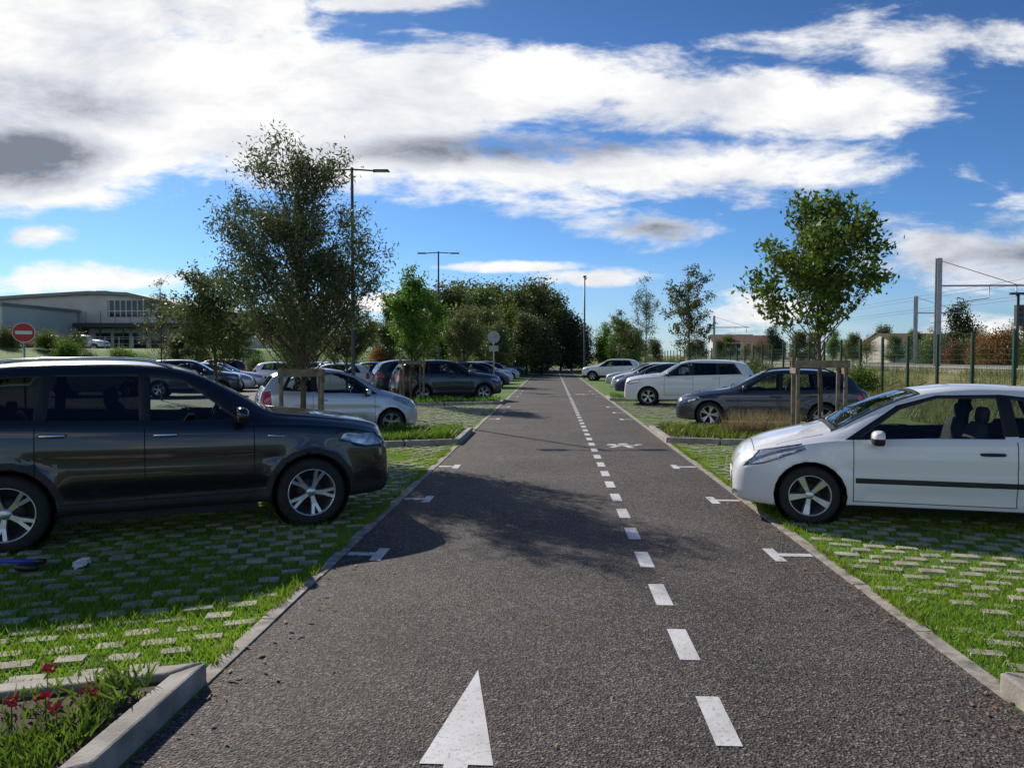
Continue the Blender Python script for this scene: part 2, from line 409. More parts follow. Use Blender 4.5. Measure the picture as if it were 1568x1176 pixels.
def wheel(R, sgn, double=True, phase=0.0, nsp=5):
    mb = MB(); W = .105; rr = R*.70
    tyre = [(rr*.97, -W), (R*.80, -W-.006), (R*.93, -W), (R*.985, -W*.8), (R, -W*.5), (R, W*.5), (R*.985, W*.8), (R*.93, W), (R*.80, W+.008), (rr*1.0, W)]
    lathe(mb, tyre, 0, 0, 0, 40, 0, sgn)
    lathe(mb, [(rr*1.0, W), (rr*.99, W+.006), (rr*.95, W+.004), (rr*.93, W*.6), (rr*.90, -W*.5)], 0, 0, 0, 40, 1, sgn)
    lathe(mb, [(rr*.9, -W*.5), (.01, -W*.5)], 0, 0, 0, 40, 2, sgn)
    lathe(mb, [(rr*.62, -.02), (rr*.60, 0.0), (rr*.2, 0.0)], 0, 0, 0, 32, 3, sgn)
    lathe(mb, [(rr*.24, 0.0), (rr*.23, W*.62), (rr*.15, W*.72), (.001, W*.74)], 0, 0, 0, 20, 1, sgn)
    for k in range(nsp):
        for off in ((-.17, .17) if double else (0,)):
            t = 2*math.pi*k/nsp+phase
            for_r = [(rr*.12, W*.66, .032), (rr*.5, W*.72, .030 if double else .046), (rr*.95, W*.86, .030 if double else .062)]
            b = len(mb.v)
            for i, (r, y, hw_) in enumerate(for_r):
                tt = t + off*(i/2.0)*(1.0 if double else 0)
                rad = (math.cos(tt), math.sin(tt)); tan = (-rad[1], rad[0])
                for (u, yy) in ((-hw_*.55, y), (hw_*.55, y), (hw_*.8, y-.035), (-hw_*.8, y-.035)):
                    mb.v.append((rad[0]*r+tan[0]*u, sgn*yy, rad[1]*r+tan[1]*u))
            for i in range(2):
                for j in range(4):
                    j2 = (j+1) % 4
                    q = (b+i*4+j, b+i*4+j2, b+(i+1)*4+j2, b+(i+1)*4+j)
                    mb.f.append(q); mb.m.append(1); mb.sm.append(False)
    return mb

BODY_CACHE = {}
def car(name, kind, pmat, cx, cy, head_deg, hi=False, phase=.3, double=True, z=0.0):
    sp = SPEC[kind]; L = sp['L']; hw = sp['hw']; R = sp['R']
    key = (kind, hi)
    root = empty(name, (cx, cy, z), math.radians(head_deg))
    if key not in BODY_CACHE:
        me = build_body(sp, hi)
        zt, zs, wf, wt = (pchip(sp[k]) for k in ('zt', 'zs', 'wf', 'wt'))
        mb = MB()   # mats: 0 paint 1 plastic 2 chrome 3 dark 4 seat 5 plate 6 rubber
        ms, mz = sp['mirror']
        for sg in (-1, 1):
            xm = L/2-ms; ym = sg*(wf(ms)*hw*.95)
            mb.tube([(xm, ym-sg*.03, mz), (xm+.01, ym+sg*.10, mz+.03)], [.03, .035], 8, 1)
            cz = mz+.075; cyy = ym+sg*.16
            b = len(mb.v); NR = 8; NS = 14
            for i in range(NR+1):
                ph = math.pi*i/NR
                for k in range(NS):
                    th = 2*math.pi*k/NS
                    sx_ = math.copysign(abs(math.cos(ph))**.8, math.cos(ph))*.075
                    rr_ = math.sin(ph)**.5
                    c_, s_ = math.cos(th), math.sin(th)
                    mb.v.append((xm+max(sx_, -.03), cyy+.12*rr_*math.copysign(abs(c_)**.75, c_), cz+.08*rr_*math.copysign(abs(s_)**.75, s_)))
            for i in range(NR):
                for k in range(NS):
                    k2 = (k+1) % NS
                    low = (k >= NS*.55 and k < NS*.95)
                    mb.f.append((b+i*NS+k, b+(i+1)*NS+k, b+(i+1)*NS+k2, b+i*NS+k2)); mb.m.append(1 if (i >= NR-3 or low) else 0); mb.sm.append(True)
            for (hs, hz) in sp['handles']:
                yb = sg*(wf(hs)*hw*.988+.012); xh = L/2-hs
                mb.tube([(xh-.11, yb-sg*.02, hz), (xh-.09, yb+sg*.014, hz+.004), (xh, yb+sg*.02, hz+.004), (xh+.09, yb+sg*.014, hz+.002), (xh+.11, yb-sg*.02, hz)], [.012, .016, .017, .016, .012], 8, 2 if kind in ('suv',) else (1 if kind == 'hatch3' else 0))
            if kind == 'suv':
                yb = sg*(wf(1.25)*hw*.985+.006)
                mb.tube([(L/2-1.16, yb, .955), (L/2-1.33, yb+sg*.006, .975)], [.008, .016], 6, 2)
            if sp['rails']:
                a0, a1 = (2.2, 4.0) if L > 4.63 else (2.1, 3.8)
                pts = []
                for k in range(9):
                    s_ = a0+(a1-a0)*k/8
                    e = 0 if k in (0, 8) else .045
                    pts.append((L/2-s_, sg*wt(s_)*hw*.93, zt(s_)-.01+e))
                mb.tube(pts, .016, 8, 2 if kind == 'suv' else 1)
            for a in (sp['fo'], sp['fo']+sp['wb']):
                lathe(mb, [(R+.05, .0), (R+.05, .30), (.05, .30)], sg*(hw-.06), L/2-a, R, 24, 3, -sg)
        mb.quadbox((0, 0, .30), (L*.86, hw*1.30, .10), 0, 3)
        mb.quadbox((0, 0, .27), (sp['wb']-2*R-.2, hw*1.75, .10), 0, 3)
        zsb = zs(L*.5)
        cs = sp['doors'][0]
        mb.blob((L/2-cs+.05, 0, zsb-.15), (.55, hw*1.62, .28), 3, p=.5)
        mb.quadbox((0, hw*.90, zsb-.24), (sp['wb']*.62, .03, .34), 0, 3); mb.quadbox((0, -hw*.90, zsb-.24), (sp['wb']*.62, .03, .34), 0, 3)
        fs = cs+1.05
        for sg in (-1, 1):
            y = sg*.37
            mb.blob((L/2-fs+.15, y, .50), (.52, .50, .20), 4)
            mb.blob((L/2-fs-.18, y, zsb-.14), (.18, .47, .66), 4, tilt=-.2, p=.6)
            mb.blob((L/2-fs-.27, y, zsb+.25), (.10, .26, .18), 4, tilt=-.12, p=.6)
            mb.tube([(L/2-fs-.25, y-.05, zsb+.1), (L/2-fs-.27, y-.05, zsb+.2)], .007, 5, 6); mb.tube([(L/2-fs-.25, y+.05, zsb+.1), (L/2-fs-.27, y+.05, zsb+.2)], .007, 5, 6)
            mb.blob((L/2-fs-1.12, y, zsb-.16), (.18, .60, .56), 4, tilt=-.25, p=.55)
            mb.blob((L/2-fs-1.20, y, zsb+.15), (.09, .24, .13), 4, p=.6)
        mb.quadbox((L/2-fs-.9, 0, .50), (.5, 1.2, .18), 0, 4)
        pts = []
        for k in range(17):
            t = 2*math.pi*k/16
            pts.append((L/2-cs-.30+.07*math.sin(t), .37+.185*math.cos(t), zsb+.02+.17*math.sin(t)))
        mb.tube(pts, .015, 6, 6, cap=False)
        mb.tube([(L/2-cs-.1, .37, zsb-.02), (L/2-cs-.30, .37, zsb+.02)], [.03, .06], 8, 6)
        mb.quadbox((L/2-cs-.42, 0, zt(cs+.42)-.12), (.03, .22, .06), 0, 6)
        mb.quadbox((L/2+.004, 0, .42 if R < .33 else .50), (.012, .52, .11), 0, 5)
        mb.quadbox((-L/2-.004, 0, .55 if R < .33 else .60), (.012, .52, .11), 0, 5)
        for y in (-.15, .35):
            xw = L/2-sp['ws'][0][0][0]+.03
            mb.tube([(xw, y, zt(sp['ws'][0][0][0])+.03), (xw-.06, y-.45, zt(sp['ws'][0][0][0]+.06)+.035)], .008, 5, 6)
        sa = sp['rw'][0][0][0]-.25
        mb.tube([(L/2-sa, 0, zt(sa)+.01), (L/2-sa-.12, 0, zt(sa)+.2)], [.008, .003], 5, 6)
        o = mb.obj('trim', [pmat, M_PLAST, M_CHROME, M_DARK, M_SEAT, M_PLATE, M_RUBBER])
        trim_me = o.data; bpy.data.objects.remove(o)
        wm = {}
        for sg in (-1, 1):
            o = wheel(R, sg, double, phase).obj('wheel', [M_TYRE, M_RIM, M_DARK, M_RUBBER]); wm[sg] = o.data; bpy.data.objects.remove(o)
        BODY_CACHE[key] = (me, trim_me, wm)
    me, tme, wm = BODY_CACHE[key]
    def mk(nm, data, loc=(0, 0, 0), ry=0.0):
        o = bpy.data.objects.new(nm, data); COL.objects.link(o); o.parent = root; o.location = loc; o.rotation_euler = (0, ry, 0); return o
    b = me.copy(); b.materials[0] = pmat
    mk('body', b)
    t = tme.copy(); t.materials[0] = pmat
    mk('trim', t)
    for i, a in enumerate((sp['fo'], sp['fo']+sp['wb'])):
        for sg in (-1, 1):
            mk('wheel_%d' % (i*2+(sg > 0)+1), wm[sg], (L/2-a, sg*(hw-.125), R), rnd.uniform(0, 1.2))
    return root

P_NAVY = paint('navy_black_paint', (0.004, 0.005, 0.011), 0.2, .3, dust=.05)
P_WHITE = paint('white_paint', (0.82, 0.82, 0.82))
P_SILV = paint('silver_paint', (0.55, 0.58, 0.62), 0.45)
P_GREY = paint('dark_grey_paint', (0.045, 0.055, 0.075), 0.4)
P_ANTH = paint('anthracite_paint', (0.03, 0.032, 0.036), 0.3)
P_BLUE = paint('blue_paint', (0.02, 0.06, 0.30), 0.2)
P_DBLUE = paint('dark_blue_paint', (0.015, 0.03, 0.09), 0.3)
P_RED = paint('red_paint', (0.35, 0.02, 0.02), 0.1)

car('parked_suv', 'suv', P_NAVY, -4.20, 7.83, 28.5, hi=True)
car('parked_hatchback', 'hatch3', P_WHITE, 4.07, 8.62, 168, hi=True, double=False)
car('parked_hatchback', 'city', P_SILV, -5.0, 17.2, 27, hi=True)
car('parked_estate_car', 'estate', P_GREY, 5.6, 19.7, 166, hi=True)
car('parked_minivan', 'mpv', P_WHITE, 5.15, 28.3, 167, hi=True)
car('parked_hatchback', 'hatch5', P_DBLUE, 5.1, 35.6, 167)
car('parked_hatchback', 'hatch5', P_WHITE, 5.3, 40.2, 167)
car('parked_estate_car', 'estate', P_SILV, 5.6, 45.5, 167)
car('parked_suv', 'crossover', P_WHITE, 4.6, 58.0, 167)
car('parked_suv', 'crossover', P_ANTH, -4.35, 30.6, 25)
car('parked_suv', 'crossover', P_GREY, -6.0, 34.0, 25)
car('parked_hatchback', 'hatch5', P_GREY, -4.6, 44.0, 25)
car('parked_hatchback', 'hatch5', P_WHITE, -4.7, 50.0, 25)
car('parked_hatchback', 'hatch5', P_SILV, -4.6, 57.0, 25)
car('parked_hatchback', 'hatch5', P_ANTH, -4.7, 72.0, 25)
car('parked_hatchback', 'hatch5', P_BLUE, -11.2, 44.0, 200)
car('parked_hatchback', 'hatch5', P_WHITE, -10.9, 36.0, 200)
for (x, y, k, p, h) in [(-16.5, 46, 'hatch5', P_WHITE, 20), (-19.0, 42.5, 'estate', P_SILV, 20), (-17.8, 38.5, 'hatch5', P_SILV, 20), (-21.5, 46.5, 'crossover', P_ANTH, 200),
                        (-13.6, 49, 'hatch5', P_GREY, 20), (-24.5, 49.5, 'hatch5', P_WHITE, 20), (-28.5, 50, 'estate', P_RED, 20), (-21, 34.0, 'hatch5', P_WHITE, 20), (-15.4, 52.0, 'estate', P_WHITE, 20), (-24, 40, 'hatch5', P_GREY, 20), (-16.5, 33.5, 'crossover', P_GREY, 20), (-27, 45, 'hatch5', P_SILV, 20)]:
    car('parked_suv' if k == 'crossover' else ('parked_estate_car' if k == 'estate' else 'parked_hatchback'), k, p, x, y, h)
for (x, p) in [(-54.5, P_WHITE), (-51, P_WHITE), (-57.5, P_RED), (-61, P_WHITE)]:
    car('parked_suv', 'crossover', p, x, 80, 0 if x > -55 else 180, z=2.55)

# ------------------------------------------------------------------ terrain
def sm(t): t = max(0, min(1, t)); return t*t*(3-2*t)
def gh(x, y):
    h = 2.55*sm((y-56)/9)*sm((-9-x)/5)
    h += 2.55*sm((-30-x)/12)*sm((y-20)/30)*(1-sm((y-56)/9))
    h += 1.0*sm((x-16.5)/1.5)*sm((y-5)/10)
    h += 1.5*sm((y-150)/150)
    return h
def ground_mat():
    m, nt, b = new_mat('grass_ground')
    tc = nt.nodes.new('ShaderNodeTexCoord')
    n = nt.nodes.new('ShaderNodeTexNoise'); n.inputs['Scale'].default_value = 0.9; n.inputs['Detail'].default_value = 9; n.inputs['Roughness'].default_value = .7
    nt.links.new(tc.outputs['Object'], n.inputs['Vector'])
    r = nt.nodes.new('ShaderNodeValToRGB'); e = r.color_ramp.elements
    e[0].position = .3; e[0].color = (.05, .10, .012, 1); e[1].position = .7; e[1].color = (.16, .28, .025, 1)
    k = r.color_ramp.elements.new(.5); k.color = (.10, .19, .018, 1)
    nt.links.new(n.outputs['Fac'], r.inputs['Fac'])
    sx = nt.nodes.new('ShaderNodeSeparateXYZ'); nt.links.new(tc.outputs['Object'], sx.inputs[0])
    mr = nt.nodes.new('ShaderNodeMapRange'); mr.inputs[1].default_value = 8.5; mr.inputs[2].default_value = 11
    nt.links.new(sx.outputs['X'], mr.inputs[0])
    n2 = nt.nodes.new('ShaderNodeTexNoise'); n2.inputs['Scale'].default_value = .35; n2.inputs['Detail'].default_value = 7
    nt.links.new(tc.outputs['Object'], n2.inputs['Vector'])
    r2 = nt.nodes.new('ShaderNodeValToRGB'); r2.color_ramp.elements[0].position = .38; r2.color_ramp.elements[0].color = (.11, .17, .03, 1)
    r2.color_ramp.elements[1].position = .6; r2.color_ramp.elements[1].color = (.27, .24, .08, 1)
    nt.links.new(n2.outputs['Fac'], r2.inputs['Fac'])
    mx = nt.nodes.new('ShaderNodeMix'); mx.data_type = 'RGBA'
    nt.links.new(mr.outputs[0], mx.inputs['Factor']); nt.links.new(r.outputs[0], mx.inputs['A']); nt.links.new(r2.outputs[0], mx.inputs['B'])
    nt.links.new(mx.outputs['Result'], b.inputs['Base Color']); b.inputs['Roughness'].default_value = .9
    n3 = nt.nodes.new('ShaderNodeTexNoise'); n3.inputs['Scale'].default_value = 35; n3.inputs['Detail'].default_value = 6
    nt.links.new(tc.outputs['Object'], n3.inputs['Vector'])
    bp = nt.nodes.new('ShaderNodeBump'); bp.inputs['Strength'].default_value = .8; bp.inputs['Distance'].default_value = .05
    nt.links.new(n3.outputs['Fac'], bp.inputs['Height']); nt.links.new(bp.outputs['Normal'], b.inputs['Normal'])
    return m
M_GROUND = ground_mat()
xs = sorted(set([-900, -600, -400, -300, -220] + list(range(-180, 181, 6)) + list(np.arange(-20, 24, 1.0)) + [220, 300, 400, 600, 900]))
ys = sorted(set([-300, -100, -40] + list(range(-20, 300, 5)) + list(np.arange(50, 70, 1.5)) + [340, 400, 500, 700, 1000, 1500]))
V = [(x, y, gh(x, y)) for y in ys for x in xs]; nx = len(xs)
F = [(j*nx+i, j*nx+i+1, (j+1)*nx+i+1, (j+1)*nx+i) for j in range(len(ys)-1) for i in range(nx-1)]
me = bpy.data.meshes.new('ground'); me.from_pydata(V, [], F); me.materials.append(M_GROUND)
me.polygons.foreach_set('use_smooth', [True]*len(F)); me.update()
g = bpy.data.objects.new('ground', me); COL.objects.link(g)

def asphalt_mat():
    m, nt, b = new_mat('asphalt')
    tc = nt.nodes.new('ShaderNodeTexCoord')
    def noise(sc_, det, rough=.6):
        n = nt.nodes.new('ShaderNodeTexNoise'); n.inputs['Scale'].default_value = sc_; n.inputs['Detail'].default_value = det
        n.inputs['Roughness'].default_value = rough; nt.links.new(tc.outputs['Object'], n.inputs['Vector']); return n
    n1 = noise(.7, 7, .65); n2 = noise(46, 3, .9); n4 = noise(9, 4, .7)
    vo = nt.nodes.new('ShaderNodeTexVoronoi'); vo.inputs['Scale'].default_value = 75; nt.links.new(tc.outputs['Object'], vo.inputs['Vector'])
    r = nt.nodes.new('ShaderNodeValToRGB'); e = r.color_ramp.elements
    e[0].position = .32; e[0].color = (.044, .037, .035, 1); e[1].position = .68; e[1].color = (.104, .088, .080, 1)
    nt.links.new(n1.outputs['Fac'], r.inputs['Fac'])
    def ramp(src, p0, c0, p1, c1):
        q = nt.nodes.new('ShaderNodeValToRGB'); e = q.color_ramp.elements
        e[0].position = p0; e[0].color = (c0, c0, c0, 1); e[1].position = p1; e[1].color = (c1, c1*.97, c1*.93, 1)
        nt.links.new(src, q.inputs['Fac']); return q.outputs[0]
    def mul(a, b_):
        mx = nt.nodes.new('ShaderNodeMix'); mx.data_type = 'RGBA'; mx.blend_type = 'MULTIPLY'; mx.inputs['Factor'].default_value = 1
        nt.links.new(a, mx.inputs['A']); nt.links.new(b_, mx.inputs['B']); return mx.outputs['Result']
    c = mul(r.outputs[0], ramp(n2.outputs['Fac'], .38, .08, .64, 2.1))
    c = mul(c, ramp(n4.outputs['Fac'], .35, .75, .65, 1.22))
    sp_ = nt.nodes.new('ShaderNodeSeparateColor'); nt.links.new(vo.outputs['Color'], sp_.inputs[0])
    gt = nt.nodes.new('ShaderNodeMath'); gt.operation = 'GREATER_THAN'; gt.inputs[1].default_value = .88
    nt.links.new(sp_.outputs[0], gt.inputs[0])
    ml = nt.nodes.new('ShaderNodeMath'); ml.operation = 'MULTIPLY'; ml.inputs[1].default_value = .7; nt.links.new(gt.outputs[0], ml.inputs[0])
    mx2 = nt.nodes.new('ShaderNodeMix'); mx2.data_type = 'RGBA'; mx2.inputs['B'].default_value = (.27, .24, .21, 1)
    nt.links.new(ml.outputs[0], mx2.inputs['Factor']); nt.links.new(c, mx2.inputs['A'])
    nt.links.new(mx2.outputs['Result'], b.inputs['Base Color']); b.inputs['Roughness'].default_value = .75
    b.inputs['Specular IOR Level'].default_value = .3
    ad = nt.nodes.new('ShaderNodeMath'); ad.operation = 'ADD'
    nt.links.new(vo.outputs['Distance'], ad.inputs[0]); nt.links.new(n2.outputs['Fac'], ad.inputs[1])
    bp = nt.nodes.new('ShaderNodeBump'); bp.inputs['Strength'].default_value = .8; bp.inputs['Distance'].default_value = .012
    nt.links.new(ad.outputs[0], bp.inputs['Height']); nt.links.new(bp.outputs['Normal'], b.inputs['Normal'])
    return m
M_ASPH = asphalt_mat()
M_CONC = simple('concrete', (.34, .31, .27), .85, var=.35, vscale=6, bump=.4, bscale=50)
M_EDGE = simple('edge_concrete', (.31, .28, .235), .9, var=.5, vscale=9, bump=.4, bscale=60)
M_SOIL = simple('soil', (.07, .05, .03), .95, var=.4, vscale=8, bump=1.0, bscale=25)
def marking_mat():
    m, nt, b = new_mat('road_marking_paint')
    tc = nt.nodes.new('ShaderNodeTexCoord')
    n = nt.nodes.new('ShaderNodeTexNoise'); n.inputs['Scale'].default_value = 45; n.inputs['Detail'].default_value = 8; n.inputs['Roughness'].default_value = .8
    nt.links.new(tc.outputs['Object'], n.inputs['Vector'])
    r = nt.nodes.new('ShaderNodeValToRGB'); e = r.color_ramp.elements
    e[0].position = .33; e[0].color = (.16, .15, .15, 1); e[1].position = .47; e[1].color = (.68, .67, .67, 1)
    nt.links.new(n.outputs['Fac'], r.inputs['Fac'])
    n5 = nt.nodes.new('ShaderNodeTexNoise'); n5.inputs['Scale'].default_value = 3; n5.inputs['Detail'].default_value = 5
    nt.links.new(tc.outputs['Object'], n5.inputs['Vector'])
    r5 = nt.nodes.new('ShaderNodeValToRGB'); e = r5.color_ramp.elements; e[0].position = .3; e[0].color = (.74, .71, .68, 1); e[1].position = .65; e[1].color = (1, 1, 1, 1)
    nt.links.new(n5.outputs['Fac'], r5.inputs['Fac'])
    mx = nt.nodes.new('ShaderNodeMix'); mx.data_type = 'RGBA'; mx.blend_type = 'MULTIPLY'; mx.inputs['Factor'].default_value = 1
    nt.links.new(r.outputs[0], mx.inputs['A']); nt.links.new(r5.outputs[0], mx.inputs['B']); nt.links.new(mx.outputs['Result'], b.inputs['Base Color'])
    b.inputs['Roughness'].default_value = .6
    return m
M_MARK = marking_mat()
XL, XR = -1.85, 2.34
mb = MB()
mb.poly([(XL, -12, .004), (XR, -12, .004), (XR, 110, .004), (XL, 110, .004)])
mb.poly([(XL-14, 110.0, .004), (30, 110.0, .004), (30, 118, .004), (XL-14, 118, .004)])
mb.obj('road', [M_ASPH])
mb = MB(); mb.poly([(-32, 26, .004), (-8.0, 26, .004), (-8.0, 54, .004), (-32, 54, .004)]); mb.obj('parking_lot_surface', [M_ASPH])
mb = MB()
for (x0, x1) in ((XL-.10, XL), (XR, XR+.10)):
    y = 3.9
    while y < 109:
        y2 = y+1.0
        mb.quadbox(((x0+x1)/2+rnd.uniform(-.004, .004), (y+y2)/2, -.015+rnd.uniform(-.003, .003)), (x1-x0, y2-y-.008, .06), 0, 0)
        y = y2
mb.obj('kerb_edging', [M_EDGE])
mb = MB(); zM = .008
def rect(x0, x1, y0, y1): mb.poly([(x0, y0, zM), (x1, y0, zM), (x1, y1, zM), (x0, y1, zM)])
y = 3.39-.97*5
while y < 108:
    rect(.75, .87, y, y+.50); y += .972
for yy in (6.62, 9.25, 12.05, 21.5, 24.1, 26.8, 34, 36.7, 39.4):
    rect(XL+.02, XL+.26, yy-.06, yy+.05); rect(XL+.26, XL+.36, yy-.22, yy+.20)
for yy in (6.78, 9.35, 12.2, 21.5, 24.1, 26.8, 34, 36.7, 39.4):
    rect(XR-.30, XR-.02, yy-.05, yy+.05); rect(XR-.40, XR-.30, yy-.22, yy+.22)
mb.poly([(-.575, 3.18, zM), (-.25, 3.18, zM), (-.413, 4.17, zM)])
rect(-.465, -.36, 1.2, 3.18)
for (px, py) in ((1.45, 15.1), (-.55, 42.0), (1.45, 36.0)):
    k = .42
    def pg(l): mb.poly([(px+a, py+b_*k, zM) for a, b_ in l])
    pg([(-.25, -.05), (.26, -.05), (.26, .14), (-.25, .14)]); pg([(-.35, .15), (-.15, .15), (-.15, .6), (-.30, .6)])
    pg([(.05, -.9), (.17, -.9), (.10, -.06), (-.04, -.06)]); pg([(-.34, -.7), (-.22, -.8), (-.05, -.06), (-.17, -.06)])
    pg([(.18, .15), (.30, .15), (.40, .5), (.28, .6)])
    pg([(math.cos(t)*.11, .6+math.sin(t)*.3) for t in np.linspace(0, 2*math.pi, 12, endpoint=False)])
mb.obj('road_markings', [M_MARK])

# ------------------------------------------------------------------ raised islands
def island(name, pts, rad=.12, h=.12):
    mb = MB(); n = len(pts)
    P = [Vector((p[0], p[1])) for p in pts]
    ins = []
    for i in range(n):
        a, b_, c = P[i-1], P[i], P[(i+1) % n]
        d1 = (b_-a).normalized(); d2 = (c-b_).normalized()
        n1 = Vector((-d1.y, d1.x)); n2 = Vector((-d2.y, d2.x))
        bis = (n1+n2); bis = bis/ max(.3, bis.dot(n1)); ins.append(b_+bis*rad)
    for i in range(n):
        j = (i+1) % n
        a, b_, c, d = P[i], P[j], ins[j], ins[i]
        L_ = (b_-a).length; k = max(1, int(L_/1.0))
        for q in range(k):
            t0, t1 = q/k+.004, (q+1)/k-.004
            pts4 = [a.lerp(b_, t0), a.lerp(b_, t1), d.lerp(c, t1), d.lerp(c, t0)]
            mb.prism(pts4, -.02, h, 0)
    mb.poly([(p.x, p.y, h-.04) for p in ins], 1)
    return mb.obj(name, [M_CONC, M_SOIL], bevel=.014)
tL = math.tan(math.radians(20)); tR = math.tan(math.radians(12))
ISL = []
def isl(side, y0, y1, depth=5.2):
    if side < 0:
        x0 = XL-.02; x1 = x0-depth
        p = [(x0, y0), (x0, y1), (x1, y1-depth*tL), (x1, y0-depth*tL)]
    else:
        x0 = XR+.02; x1 = x0+depth
        p = [(x1, y0-depth*tR), (x1, y1-depth*tR), (x0, y1), (x0, y0)]
    ISL.append((side, y0, y1)); island('planter_kerb', p)
isl(-1, .8, 3.95); isl(1, .8, 4.05)
isl(-1, 15.1, 17.7); isl(1, 15.6, 18.4)
isl(-1, 28.2, 29.8); isl(1, 30.8, 33.0)
def in_isl(x, y):
    for (s, a, b_) in ISL:
        if s < 0 and x < XL:
            off = (XL-x)*tL
            if a-off-.05 < y < b_-off+.05 and x > XL-5.3: return True
        if s > 0 and x > XR:
            off = (x-XR)*tR
            if a-off-.05 < y < b_-off+.05 and x < XR+5.3: return True
    return False

# ------------------------------------------------------------------ paver blocks + grass
def pn(x, y, s=1.0):
    return (math.sin(x*1.3*s+1.7*math.sin(y*.9*s))+math.sin(y*1.7*s+1.1+1.3*math.sin(x*1.1*s+2))+math.sin((x+y)*2.9*s)*.5)/2.5
PU, PV = .29, .20
BU, BV = .192, .104
mb = MB()
def loc_frame(side):
    a = math.radians(17) if side < 0 else math.radians(-12)
    return math.cos(a), math.sin(a)
for side in (-1, 1):
    ca, sa = loc_frame(side)
    for i in range(-40, 40):
        for j in range(-20, 200):
            u = i*PU+(j % 2)*PU*.5; v = j*PV
            x = u*ca-v*sa; y = u*sa+v*ca
            if side < 0 and not (-7.4 < x < XL-.20): continue
            if side > 0 and not (XR+.20 < x < 8.2): continue
            if not 3.6 < y < 30 or in_isl(x, y): continue
            if pn(x*.9, y*.9) > .92 or rnd.random() < .06: continue
            j1 = lambda: rnd.uniform(-.016, .016)
            mb.quadbox((x+j1(), y+j1(), -.003+j1()*.5), (BU+j1()*1.8, BV+j1()*1.2, .036), math.atan2(sa, ca)+rnd.uniform(-.07, .07), 0, .92)
M_PAV = simple('paver_concrete', (.36, .325, .255), .9, var=.4, vscale=6, bump=.5, bscale=70)
mb.obj('grass_paver_blocks', [M_PAV])

def leaf_mat(name, c1, c2, trans=.35, rough=.55):
    m = bpy.data.materials.new(name); m.use_nodes = True; nt = m.node_tree
    b = nt.nodes['Principled BSDF']; out = nt.nodes['Material Output']
    g_ = nt.nodes.new('ShaderNodeNewGeometry')
    r = nt.nodes.new('ShaderNodeValToRGB'); e = r.color_ramp.elements
    e[0].color = (*c1, 1); e[1].color = (*c2, 1)
    oi = nt.nodes.new('ShaderNodeObjectInfo')
    tc = nt.nodes.new('ShaderNodeTexCoord'); n = nt.nodes.new('ShaderNodeTexNoise'); n.inputs['Scale'].default_value = .8
    nt.links.new(tc.outputs['Object'], n.inputs['Vector'])
    a = nt.nodes.new('ShaderNodeMath'); a.operation = 'MULTIPLY_ADD'; a.inputs[1].default_value = .55
    nt.links.new(g_.outputs['Random Per Island'], a.inputs[0])
    a2 = nt.nodes.new('ShaderNodeMath'); a2.operation = 'MULTIPLY_ADD'; a2.inputs[1].default_value = .9; a2.inputs[2].default_value = -.2
    nt.links.new(n.outputs['Fac'], a2.inputs[0]); nt.links.new(a2.outputs[0], a.inputs[2])
    nt.links.new(a.outputs[0], r.inputs['Fac'])
    hs = nt.nodes.new('ShaderNodeHueSaturation'); nt.links.new(r.outputs[0], hs.inputs['Color'])
    mr = nt.nodes.new('ShaderNodeMapRange'); mr.inputs[3].default_value = .47; mr.inputs[4].default_value = .52
    nt.links.new(oi.outputs['Random'], mr.inputs[0]); nt.links.new(mr.outputs[0], hs.inputs['Hue'])
    mr2 = nt.nodes.new('ShaderNodeMapRange'); mr2.inputs[3].default_value = .75; mr2.inputs[4].default_value = 1.25
    nt.links.new(oi.outputs['Random'], mr2.inputs[0]); nt.links.new(mr2.outputs[0], hs.inputs['Value'])
    nt.links.new(hs.outputs[0], b.inputs['Base Color']); b.inputs['Roughness'].default_value = rough
    t = nt.nodes.new('ShaderNodeBsdfTranslucent'); nt.links.new(hs.outputs[0], t.inputs[0])
    mx = nt.nodes.new('ShaderNodeMixShader'); mx.inputs[0].default_value = trans
    nt.links.new(b.outputs[0], mx.inputs[1]); nt.links.new(t.outputs[0], mx.inputs[2]); nt.links.new(mx.outputs[0], out.inputs[0])
    return m
M_BLADE = leaf_mat('grass_blades', (.09, .20, .014), (.30, .47, .035), .5, .5)
rg = np.random.default_rng(3)
def blades(name, pts, hmin, hmax, w, mat, lean=.5):
    n = len(pts); P = np.array(pts)
    a = rg.uniform(0, 2*math.pi, n); h = rg.uniform(hmin, hmax, n); ww = w*rg.uniform(.6, 1.4, n)
    la = rg.uniform(0, 2*math.pi, n); ll = h*rg.uniform(0, lean, n)
    V = np.zeros((n, 3, 3))
    V[:, 0] = P + np.stack([np.cos(a)*ww, np.sin(a)*ww, np.zeros(n)], 1)
    V[:, 1] = P - np.stack([np.cos(a)*ww, np.sin(a)*ww, np.zeros(n)], 1)
    V[:, 2] = P + np.stack([np.cos(la)*ll, np.sin(la)*ll, h], 1)
    me = bpy.data.meshes.new(name); me.from_pydata(V.reshape(-1, 3).tolist(), [], np.arange(3*n).reshape(-1, 3).tolist())
    me.materials.append(mat); me.update()
    o = bpy.data.objects.new(name, me); COL.objects.link(o); return o
pts = []
